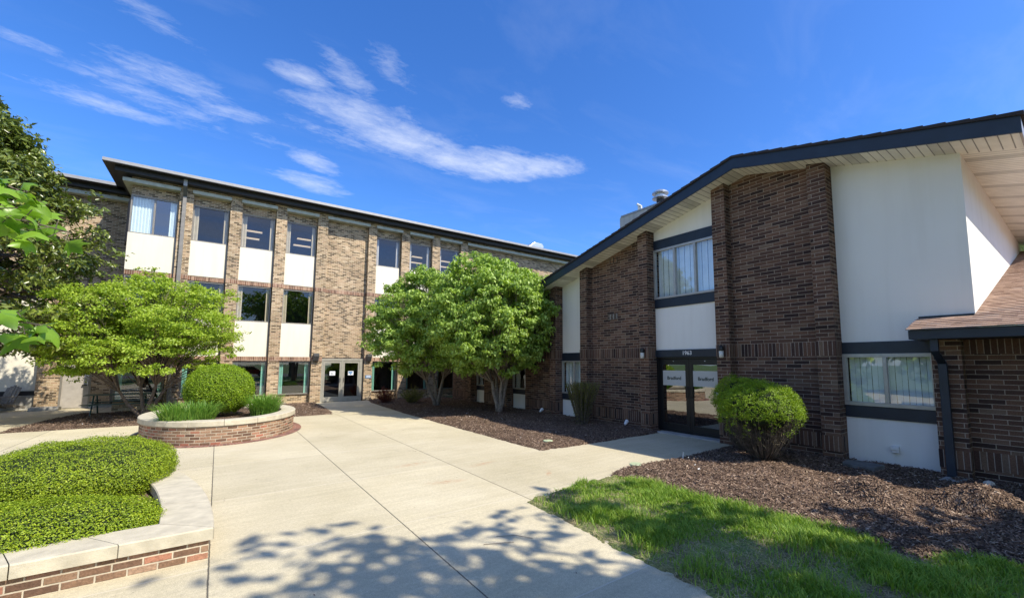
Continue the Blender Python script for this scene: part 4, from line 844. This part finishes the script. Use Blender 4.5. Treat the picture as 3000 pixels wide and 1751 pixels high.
def crownpts(c, r, n, inner=.35, zmin=-1, layers=None, bump_=.12):
    out = []
    while len(out) < n:
        d = np.array([random.gauss(0, 1) for _ in range(3)]); d /= np.linalg.norm(d)
        if d[2] < zmin: continue
        q = random.uniform(.84, 1.0) if random.random() > inner else random.uniform(.3, .84)
        q *= 1+random.uniform(-bump_, bump_); p = [c[i]+d[i]*r[i]*q for i in range(3)]
        if layers: p[2] = c[2]+round((p[2]-c[2])/layers)*layers+random.uniform(-.07, .07)
        out.append(p)
    return out
# pair of dogwoods in front of the brick wall
tree('dogwood_tree', 'dense round dogwood tree with several pale trunks nearer the gabled building', 'tree', (8.64, 13.81, 0), [(8.1, 13.9, 2.0), (8.5, 14.2, 2.2), (8.9, 13.5, 2.1), (9.1, 14.0, 2.0), (8.5, 13.4, 2.1)],
     crownpts((8.15, 13.75, 3.62), (2.25, 2.35, 2.15), 360, .25, -.93, None, .09), 100000, .12, .066, 'leaf_dogwood', 'bark_grey', .12, .34, .7, .5, .8, 'pair of dogwood trees')
tree('dogwood_tree', 'looser dogwood tree with sunlit multi stem trunk behind the denser one', 'tree', (7.75, 17.6, 0), [(6.9, 17.5, 2.0), (7.6, 17.9, 2.2), (8.0, 17.3, 2.1), (8.3, 17.9, 2.0)],
     crownpts((7.3, 16.9, 3.62), (2.5, 2.2, 2.2), 290, .3, -.88, .3, .10), 68000, .12, .062, 'leaf_dogwood', 'bark_grey', .11, .36, .5, .5, .7, 'pair of dogwood trees')
# lime green layered tree on the left
tree('lime_tree', 'spreading lime green tree with layered branches in front of the windows', 'tree', (-1.9, 19.4, 0), [(-2.9, 19.2, 1.6), (-2.1, 19.6, 1.9), (-1.1, 19.6, 1.7), (-1.5, 19.0, 2.0)],
     crownpts((-1.95, 19.2, 2.85), (2.4, 2.15, 1.88), 290, .35, -.72, .30, .18), 84000, .072, .042, 'leaf_lime', 'bark', .085, .36, .42, .55, .25)
# magnolia at the left edge
mg = []
while len(mg) < 330:
    z_ = random.uniform(2.2, 9.4); z_ = round(z_/.85)*.85+random.uniform(-.2, .2); rm_ = 3.5*(max(0, 1-(z_-4.8)/4.9)**.8 if z_ > 4.8 else 1-((4.8-z_)/5.5)**2); az = random.uniform(0, 6.283); q_ = random.uniform(.35, 1.0)**.6*random.uniform(.82, 1.1)
    mg.append([-6.1+rm_*q_*math.cos(az), 19.4+rm_*q_*math.sin(az), z_])
tree('magnolia_tree', 'tall dark glossy evergreen magnolia at the left edge', 'tree', (-6.2, 19.4, 0), [(-6.6, 19.2, 5.0), (-5.9, 19.6, 6.2), (-6.2, 19.1, 4.5)],
     mg, 74000, .17, .072, 'leaf_magnolia', 'bark', .2, .50, .55, .6, .1)
# shade tree behind the photographer: its crown dapples the paving and the lawn
tree('shade_tree', 'broad leafy shade tree standing behind the viewpoint', 'tree', (6.4, -4.8, 0), [(5.8, -4.2, 4.5), (6.8, -4.0, 5), (6.2, -5.4, 5)],
     crownpts((4.6, -4.3, 7.2), (3.4, 2.6, 1.8), 78, .5, -.8, None, .3), 5600, .26, .17, 'leaf_maple', 'bark', .22, .62, .5, .6, .1)
tree('shade_tree', 'second shade tree further along behind the viewpoint', 'tree', (10.5, -6.8, 0), [(10.2, -6.2, 4.5), (11, -6.5, 5)],
     crownpts((8.4, -5.2, 6.2), (2.2, 1.5, 1.5), 30, .5, -.8, None, .3), 2400, .26, .17, 'leaf_maple', 'bark', .2, .62, .5, .6, .1)

# two yew balls on brown twigs beside the entrance
def yew(label, bx, by, r_, cz, rz, nst, nsh, low):
    T = thing('yew_bush', label, 'bush', (bx, by, .08), 'yew bushes beside the entrance')
    m = MB(); b0 = Vector((bx, by, .05)); c0 = Vector((bx+.02, by+.02, cz-.06))
    for k in range(nst):
        az = random.uniform(0, 6.283); el = random.uniform(-1.0, .35); q_ = (r_-.05)*math.cos(el)*random.uniform(.35, 1.02)
        e_ = c0+Vector((q_*math.cos(az), q_*math.sin(az), math.sin(el)*rz)); md = Vector((b0.x+(e_.x-b0.x)*.75, b0.y+(e_.y-b0.y)*.75, b0.z+(e_.z-b0.z)*.22))+Vector((random.uniform(-.07, .07), random.uniform(-.07, .07), random.uniform(-.02, .06)))
        q = [b0*(1-t)**2+md*2*t*(1-t)+e_*t*t for t in (0, .3, .6, .85, 1)]; m.tube(q, [.009, .007, .006, .0045, .003], 'twig', 4, False)
        for _ in range(4):
            w_ = q[random.choice((2, 3))].lerp(q[4], random.random()); m.tube([w_, w_+Vector((random.uniform(-.09, .09), random.uniform(-.09, .09), random.uniform(-.05, .09)))], [.004, .002], 'twig' if random.random() < .8 else 'straw', 3, False)
    m.tube([b0-Vector((0, 0, .06)), b0+Vector((.01, 0, .14))], [.05, .035], 'twig', 7); m.build('twigs', T, smooth=True)
    blob('dark_core', (bx+.02, by+.02, cz+.08), (r_*.74, r_*.74, rz*.7), 'leaf_core', T, 2.1)  # dark solid filler added inside the yew foliage, not modelled twigs
    P, nr = shell(np.array((bx+.02, by+.02, cz)), np.array((r_, r_, rz)), nsh, 2.1, -.72, .1)
    P = P+nr*(vnoise(P[:, :2]+P[:, 2:3]*.6, 7, 3)[:, None])*.16; kk = RNG.random(len(P)) < np.where(P[:, 2] < cz-.06, low, .82); P = P[kk]; nr = nr[kk]
    K = np.repeat(P, 9, 0)+RNG.normal(0, .014, (len(P)*9, 3)); NRr = np.repeat(nr, 9, 0)+[0, 0, .3]; K = K+NRr*(RNG.random(len(K))[:, None])*.03; leaves('foliage', K, NRr, .9, .028, .010, 'leaf_yew', T)
yew('bright rounded yew bush on bare brown twigs, in front of the darker one', 8.28, 3.90, .67, .96, .56, 260, 5400, .06)
yew('dark shaded yew bush half hidden behind the bright one beside the entrance', 8.98, 4.66, .54, 1.06, .52, 120, 3800, .35)

def upright_shrub(name, label, base, h, r0, r1, nst, leafn, lmat, ln, flat_top=True, group=None):
    T = thing(name, label, 'shrub', base, group); m = MB(); b = Vector(base); K = []
    for k in range(nst):
        az = random.uniform(0, 6.283); q = math.sqrt(random.random()); hh = h*(random.uniform(.9, 1.0) if flat_top else random.uniform(.5, 1)*(1.15-.5*q))
        s0 = b+Vector((r0*q*math.cos(az), r0*q*math.sin(az), -.03)); s1 = b+Vector((r1*q*math.cos(az+random.uniform(-.15, .15)), r1*q*math.sin(az), hh)); md = s0.lerp(s1, .5)+Vector((-math.cos(az)*.05, -math.sin(az)*.05, .02))
        pts = [s0*(1-t)**2+md*2*t*(1-t)+s1*t*t for t in (0, .33, .66, 1)]; m.tube(pts, [.010, .007, .005, .003], 'twig', 4, False)
        for _ in range(leafn//nst):
            t = random.random()**.55; p = s0*(1-t)**2+md*2*t*(1-t)+s1*t*t; K.append(tuple(p+Vector([random.gauss(0, .018) for _ in range(3)])))
    m.build('twigs', T); K = np.array(K); leaves('foliage', K, np.tile([0, 0, .6], (len(K), 1)), .9, ln, ln*.5, lmat, T)
upright_shrub('vase_shrub', 'flat topped olive green vase shaped shrub against the shaded brick wall', (9.0, 9.65, .03), 1.30, .16, .56, 170, 15000, 'leaf_olive', .028)
upright_shrub('red_shrub', 'small dark red barberry shrub under the window beside the glass door', (6.35, 20.2, .03), .80, .12, .52, 70, 4200, 'leaf_red', .045, False)
upright_shrub('twiggy_shrub', 'small olive green twiggy shrub behind the multi stem dogwood', (7.3, 19.4, .03), .85, .12, .60, 70, 3600, 'leaf_olive', .045, False)
upright_shrub('dark_shrub', 'small dark green shrub at the far left beside the wooden chair', (-7.3, 25.2, 0), .95, .15, .45, 60, 5000, 'leaf_dark', .06, False)

# maple at the left edge whose leafy twigs hang into view
MT = thing('maple_tree', 'maple with large lobed leaves hanging in from the left edge', 'tree', (-4.4, 1.6, 0))
def mleaf(V, F, c, tipd, nrm, sz_):
    a = Vector(tipd).normalized(); n_ = Vector(nrm); n_ = (n_-a*n_.dot(a)).normalized(); s_ = a.cross(n_)
    out = [(0, 0), (.10, -.06), (.30, -.10), (.52, -.02), (.36, .16), (.44, .30), (.60, .46), (.34, .48), (.22, .56), (.16, .74), (0, 1.0)]
    pr = [(x, y) for x, y in out]+[(-x, y) for x, y in out[-2:0:-1]]; base = len(V)
    cur = random.uniform(.25, .8)
    def P(x, y): return Vector(c)+(a*(y+.1)+s_*x+n_*(abs(x)*cur*-1+.12*math.sin(y*3)-.15*y*y))*sz_
    V.append(P(0, .42)); V.extend(P(x, y) for x, y in pr); m_ = len(pr)
    for k in range(m_): F.append((base, base+1+k, base+1+(k+1) % m_))
def mbranch(path, n, sz_, spread=.12):
    m = MB(); pts = [Vector(p) for p in path]; m.tube(pts, [.009-.006*i/(len(pts)-1) for i in range(len(pts))], 'twig', 6, False); V = []; F = []
    for k in range(n):
        t = (k+.5)/n*(len(pts)-1); i = min(int(t), len(pts)-2); p = pts[i].lerp(pts[i+1], t-i)
        e_ = p+Vector((random.gauss(0, spread), random.gauss(0, spread), random.uniform(-.08, .05))); m.tube([p, e_], .0022, 'twig', 4, False)
        mleaf(V, F, e_, (random.gauss(0, .55), random.gauss(0, .55), random.uniform(-1.0, -.25)), (random.gauss(0.1, .5), random.gauss(-.5, .5), random.uniform(.3, 1.1)), sz_*random.uniform(.7, 1.15))
    br = m.build('branch', MT); npmesh('leaves', np.array([tuple(v) for v in V]), np.array(F), 'leaf_maple', br)
mbranch([(-2.2, 2.4, 3.2), (-1.4, 2.95, 2.95), (-.90, 3.20, 2.78), (-.80, 3.22, 2.73)], 32, .10, .05)
mbranch([(-2.2, 2.4, 3.0), (-1.5, 2.8, 2.8), (-.95, 3.10, 2.62), (-.62, 3.04, 2.54)], 44, .105, .055)
mbranch([(-2.2, 2.4, 2.5), (-1.5, 2.9, 2.32), (-.95, 3.2, 2.14), (-.67, 3.12, 2.07)], 44, .11, .05)
m = MB(); m.tube([(-4.4, 1.6, -.05), (-4.3, 1.65, 1.2), (-4.1, 1.7, 2.6), (-3.9, 1.8, 4.2)], [.17, .14, .12, .08], 'bark', 10)
for e_ in ((-2.2, 2.4, 3.2), (-2.2, 2.4, 3.0), (-2.2, 2.4, 2.5), (-5.4, 2.4, 5), (-4.4, .2, 5.4), (-3.4, 2.8, 5.6)): m.tube([(-4.15, 1.68, 2.3), (-3.4 if e_[0] > -3 else e_[0]*.5-2.1, 2.0, e_[2]+.15), e_], [.05, .03, .01], 'bark', 6, False)
m.build('trunk', MT, smooth=True); V = []; F = []
for k in range(900):
    d_ = Vector([random.gauss(0, 1) for _ in range(3)]).normalized(); p = Vector((-4.5, 1.7, 5.2))+Vector((d_.x*1.7, d_.y*1.6, d_.z*1.5))*random.uniform(.4, 1)
    mleaf(V, F, p, (random.gauss(0, .6), random.gauss(0, .6), -.5), (random.gauss(0, .4), random.gauss(0, .4), 1), .17)
npmesh('crown', np.array([tuple(v) for v in V]), np.array(F), 'leaf_maple', MT)

# ------------------------------------------------------------------ furniture
T = thing('picnic_table', 'dark green metal picnic table in the shade behind the lime tree', 'picnic table', (-2.75, 21.6, 0))
x0, x1, yc = -3.65, -1.85, 21.55
m = MB()
for k in range(5): m.box(x0, x1, yc-.38+k*.155, yc-.38+k*.155+.14, .73, .755, 'green_paint')
m.build('table_top', T, bevel=.004)
for sy in (-1, 1):
    m = MB()
    for k in range(2): a = yc+sy*(.62+.14*k); m.box(x0, x1, a-.06, a+.06, .43, .455, 'green_paint')
    m.build('bench', T, bevel=.004)
for xx in (x0+.25, x1-.25):
    m = MB(); m.tube([(xx, yc-.62, 0), (xx, yc-.25, .72)], .022, 'green_paint', 7); m.tube([(xx, yc+.62, 0), (xx, yc+.25, .72)], .022, 'green_paint', 7); m.tube([(xx, yc-.80, .42), (xx, yc+.80, .42)], .02, 'green_paint', 7); m.build('leg_frame', T)
T = thing('adirondack_chair', 'weathered grey slatted garden chair at the far left edge', 'chair', (-6.55, 25.3, 0)); cx_, cy_ = -6.55, 25.3
from mathutils import Euler
def cb(mb, c, s3, rot=(0, 0, 0)):
    Rz = Matrix.Rotation(R(-35), 3, 'Z'); p = Rz @ Vector(c)+Vector((cx_, cy_, 0)); mb.obox(p, s3, 'weathered_wood', (rot[0], rot[1], R(-35)))
m = MB()
for k in range(5): cb(m, (0, -.28+k*.11, .33-.02*k), (.52, .095, .02))
m.build('seat', T)
for k in range(5):
    m = MB(); cb(m, (-.22+k*.11, .34, .66-abs(k-2)*.02), (.095, .02, .72-abs(k-2)*.06), (R(-20), 0, 0)); m.build('back_slat', T)
for sx_ in (-.33, .33):
    m = MB(); cb(m, (sx_, -.02, .56), (.12, .70, .022)); m.build('armrest', T)
    m = MB(); cb(m, (sx_, -.30, .27), (.03, .09, .54)); m.build('leg', T); m = MB(); cb(m, (sx_, .2, .2), (.03, .75, .10), (R(-12), 0, 0)); m.build('leg', T)
m = MB(); m.box(-5.75, -4.95, 25.0, 25.45, 0, .13, 'stone_grey'); tag(m.build('concrete_block', bevel=.01), 'long low dark concrete block on the ground beside the steel door', 'block')
# small things in the beds
def disc(x, y, z, r_, label):
    m = MB(); m.lathe((x, y, z), [(r_, 0), (r_, .02), (r_*.93, .028), (r_*.2, .03)], 'valve_green', 20); tag(m.build('valve_cover'), label, 'valve cover', 'green valve covers')
disc(6.37, 8.02, .045, .115, 'round green valve cover in the mulch left of the entrance walk'); disc(6.2, 5.22, .05, .12, 'round green valve cover at the mulch edge right of the entrance walk')
def spot(x, y, az, label):
    T = thing('spotlight', label, 'spotlight', (x, y, 0), 'garden spotlights along the brick wall'); m = MB(); m.tube([(x, y, 0), (x, y, .13)], .012, 'black_plastic', 6); m.build('stake', T)
    d = Vector((math.cos(az), math.sin(az), .7)).normalized(); p = Vector((x, y, .16)); m = MB(); m.tube([p-d*.07, p-d*.02, p+d*.07, p+d*.09], [.03, .045, .055, .055], 'white_plastic', 12); m.build('lamp_head', T)
spot(9.62, 8.45, .2, 'small white garden spotlight in mulch left of the entrance'); spot(9.6, 12.5, 0., 'small white garden spotlight against the brick beside the dogwood')
m = MB(); m.prism([(8.95, 2.40), (9.3, 2.34), (9.38, 2.75), (9.3, 2.9), (9.0, 2.88), (8.9, 2.7)], 'z', .05, .16, 'dark_concrete'); tag(m.build('splash_block', bevel=.02), 'grey concrete block half sunk in the dark mulch under the white wall', 'block')
m = MB(); m.prism([(9.35, 1.35), (9.75, 1.4), (9.72, 1.62), (9.3, 1.66)], 'z', .03, .07, 'stone_grey'); tag(m.build('splash_pad', bevel=.01), 'small concrete pad under the navy downpipe', 'splash pad')
m = MB(); m.lathe((9.42, 1.12, .05), [(.03, 0), (.07, .03), (.06, .07), (.02, .09)], 'pale_chip', 7); tag(m.build('stone'), 'small pale stone in the mulch right of the navy downpipe', 'stone')
m = MB(); m.tube([(7.35, 5.02, .03), (7.36, 5.01, .17)], .012, 'white_plastic', 6); tag(m.build('marker_stake'), 'short white stake in the mulch below the yew bush', 'stake')
for pts, lb in (([(2.33, 4.02, .008), (2.52, 3.92, .012), (2.62, 3.88, .008)], 'thin dark twig lying on the shaded paving'), ([(2.55, 4.12, .008), (2.72, 3.98, .02), (2.84, 3.84, .008)], 'curved dark twig lying beside the straight one on the paving')):
    m = MB(); m.tube(pts, .0028, 'bark', 5); tag(m.build('twig'), lb, 'twig')
def scatter(name, pts, size, mat, label):
    n = len(pts); th = RNG.random(n)*6.28; A = np.stack([np.cos(th), np.sin(th), RNG.normal(0, .25, n)], 1)*size*(.6+.8*RNG.random(n))[:, None]; Bv = np.stack([-np.sin(th), np.cos(th), RNG.normal(0, .3, n)], 1)*size*.45; c = np.array(pts)
    V = np.stack([c-A, c-Bv+[0, 0, size*.25], c+A, c+Bv+[0, 0, size*.25]], 1).reshape(-1, 3); k = np.arange(n)[:, None]*4
    tag(npmesh(name, V, np.concatenate([k+[0, 1, 2], k+[0, 2, 3]]), mat), label, 'litter', kind='stuff')
scatter('fallen_petals', [(random.uniform(5.9, 9.5), random.uniform(7.6, 19), .085) for _ in range(60)]+[(random.uniform(6, 9.4), random.uniform(1.5, 5), .14) for _ in range(14)]+[(random.uniform(-4, 3), random.uniform(17.8, 20.5), .07) for _ in range(34)], .02, 'petal_white', 'small white petals and chips dotted over the mulch')
scatter('dry_leaves', [(random.uniform(3.7, 5.4), random.uniform(-.5, 4.8), .05) for _ in range(45)], .035, 'dry_leaf', 'curled brown leaves lying in the lawn')
scatter('debris', [(random.uniform(-1, 5), random.uniform(3, 16), .004) for _ in range(50)], .012, 'bark', 'specks of bark and leaf on the paving')

# ------------------------------------------------------------------ surroundings behind and beside the viewpoint
bt = [('tall leafy tree across the road behind the viewpoint, nearest the car', (-2, -20)), ('rounded green tree across the lawn behind the viewpoint', (8, -22)), ('broad green tree far behind the viewpoint', (17, -20)), ('dark green tree behind and left of the viewpoint', (-13, -17)),
      ('leafy green tree left of the curved planter', (-15, 5)), ('bushy green tree left of the plaza', (-14, 11.5))]
for i, (lb, (x, y)) in enumerate(bt):
    hh = (9.5, 11.5, 10, 10, 7, 6)[i]; r_ = (3.6, 4.2, 4, 4, 3, 2.8)[i]
    tree('background_tree', lb, 'tree', (x, y, 0), [(x+.3, y, hh*.4), (x-.4, y+.3, hh*.42)], crownpts((x, y, hh*.58), (r_, r_, hh*.42), 60, .4, -.9, None, .2), 4200, .5, .34, 'leaf_dogwood' if i % 2 else 'leaf_maple', 'bark', .22, 1.0, .6, .6, .1, 'trees round the viewpoint')
def car(x, y, az, mat, label):
    T = thing('parked_car', label, 'car', (x, y, -.04), 'cars parked behind the viewpoint'); T.rotation_euler = (0, 0, az)
    inv = Matrix.Identity(4)
    def put(mb, nm, par=T, sm=False, bv=0):
        o = mb.build(nm, None, sm, bv); o.parent = par; return o
    m = MB(); side = [(-2.2, .35), (2.2, .35), (2.25, .62), (2.1, .82), (1.2, .92), (.55, 1.38), (-.95, 1.42), (-1.75, .98), (-2.2, .92), (-2.28, .6)]
    m.prism(side, 'y', -.86, .86, mat); body = put(m, 'body', bv=.06)
    for sy in (-1, 1):
        m = MB(); m.prism([(1.08, .94), (.50, 1.33), (-.9, 1.36), (-1.55, .98)], 'y', sy*.862, sy*.87, 'black_plastic'); put(m, 'side_window')
        for wx in (-1.35, 1.38):
            m = MB(); m.tube([(wx, sy*.70, .33), (wx, sy*.90, .33)], .33, 'tyre', 20); w_ = put(m, 'wheel'); m = MB(); m.tube([(wx, sy*.89, .33), (wx, sy*.91, .33)], .2, 'silver_paint', 12); put(m, 'rim', w_)
    for ex in (1, -1):
        m = MB(); m.add([(1.21, -.7, .93), (1.21, .7, .93), (.58, .66, 1.365), (.58, -.66, 1.365)] if ex > 0 else [(-1.72, -.7, 1.0), (-1.72, .7, 1.0), (-.98, .66, 1.41), (-.98, -.66, 1.41)], [(0, 1, 2, 3)], 'black_plastic'); o = put(m, 'windscreen'); o.location = (.01*ex, 0, .012)
        for sy in (-1, 1):
            m = MB(); m.box(ex*2.2, ex*2.27, sy*.55, sy*.8, .65, .78, 'lamp_glass' if ex > 0 else 'red_paint'); put(m, 'headlight' if ex > 0 else 'tail_light')
car(-4, -26.5, .02, 'silver_paint', 'silver saloon car parked on the road behind the viewpoint'); car(3.5, -26.5, .0, 'red_paint', 'red saloon car parked on the road behind the viewpoint')
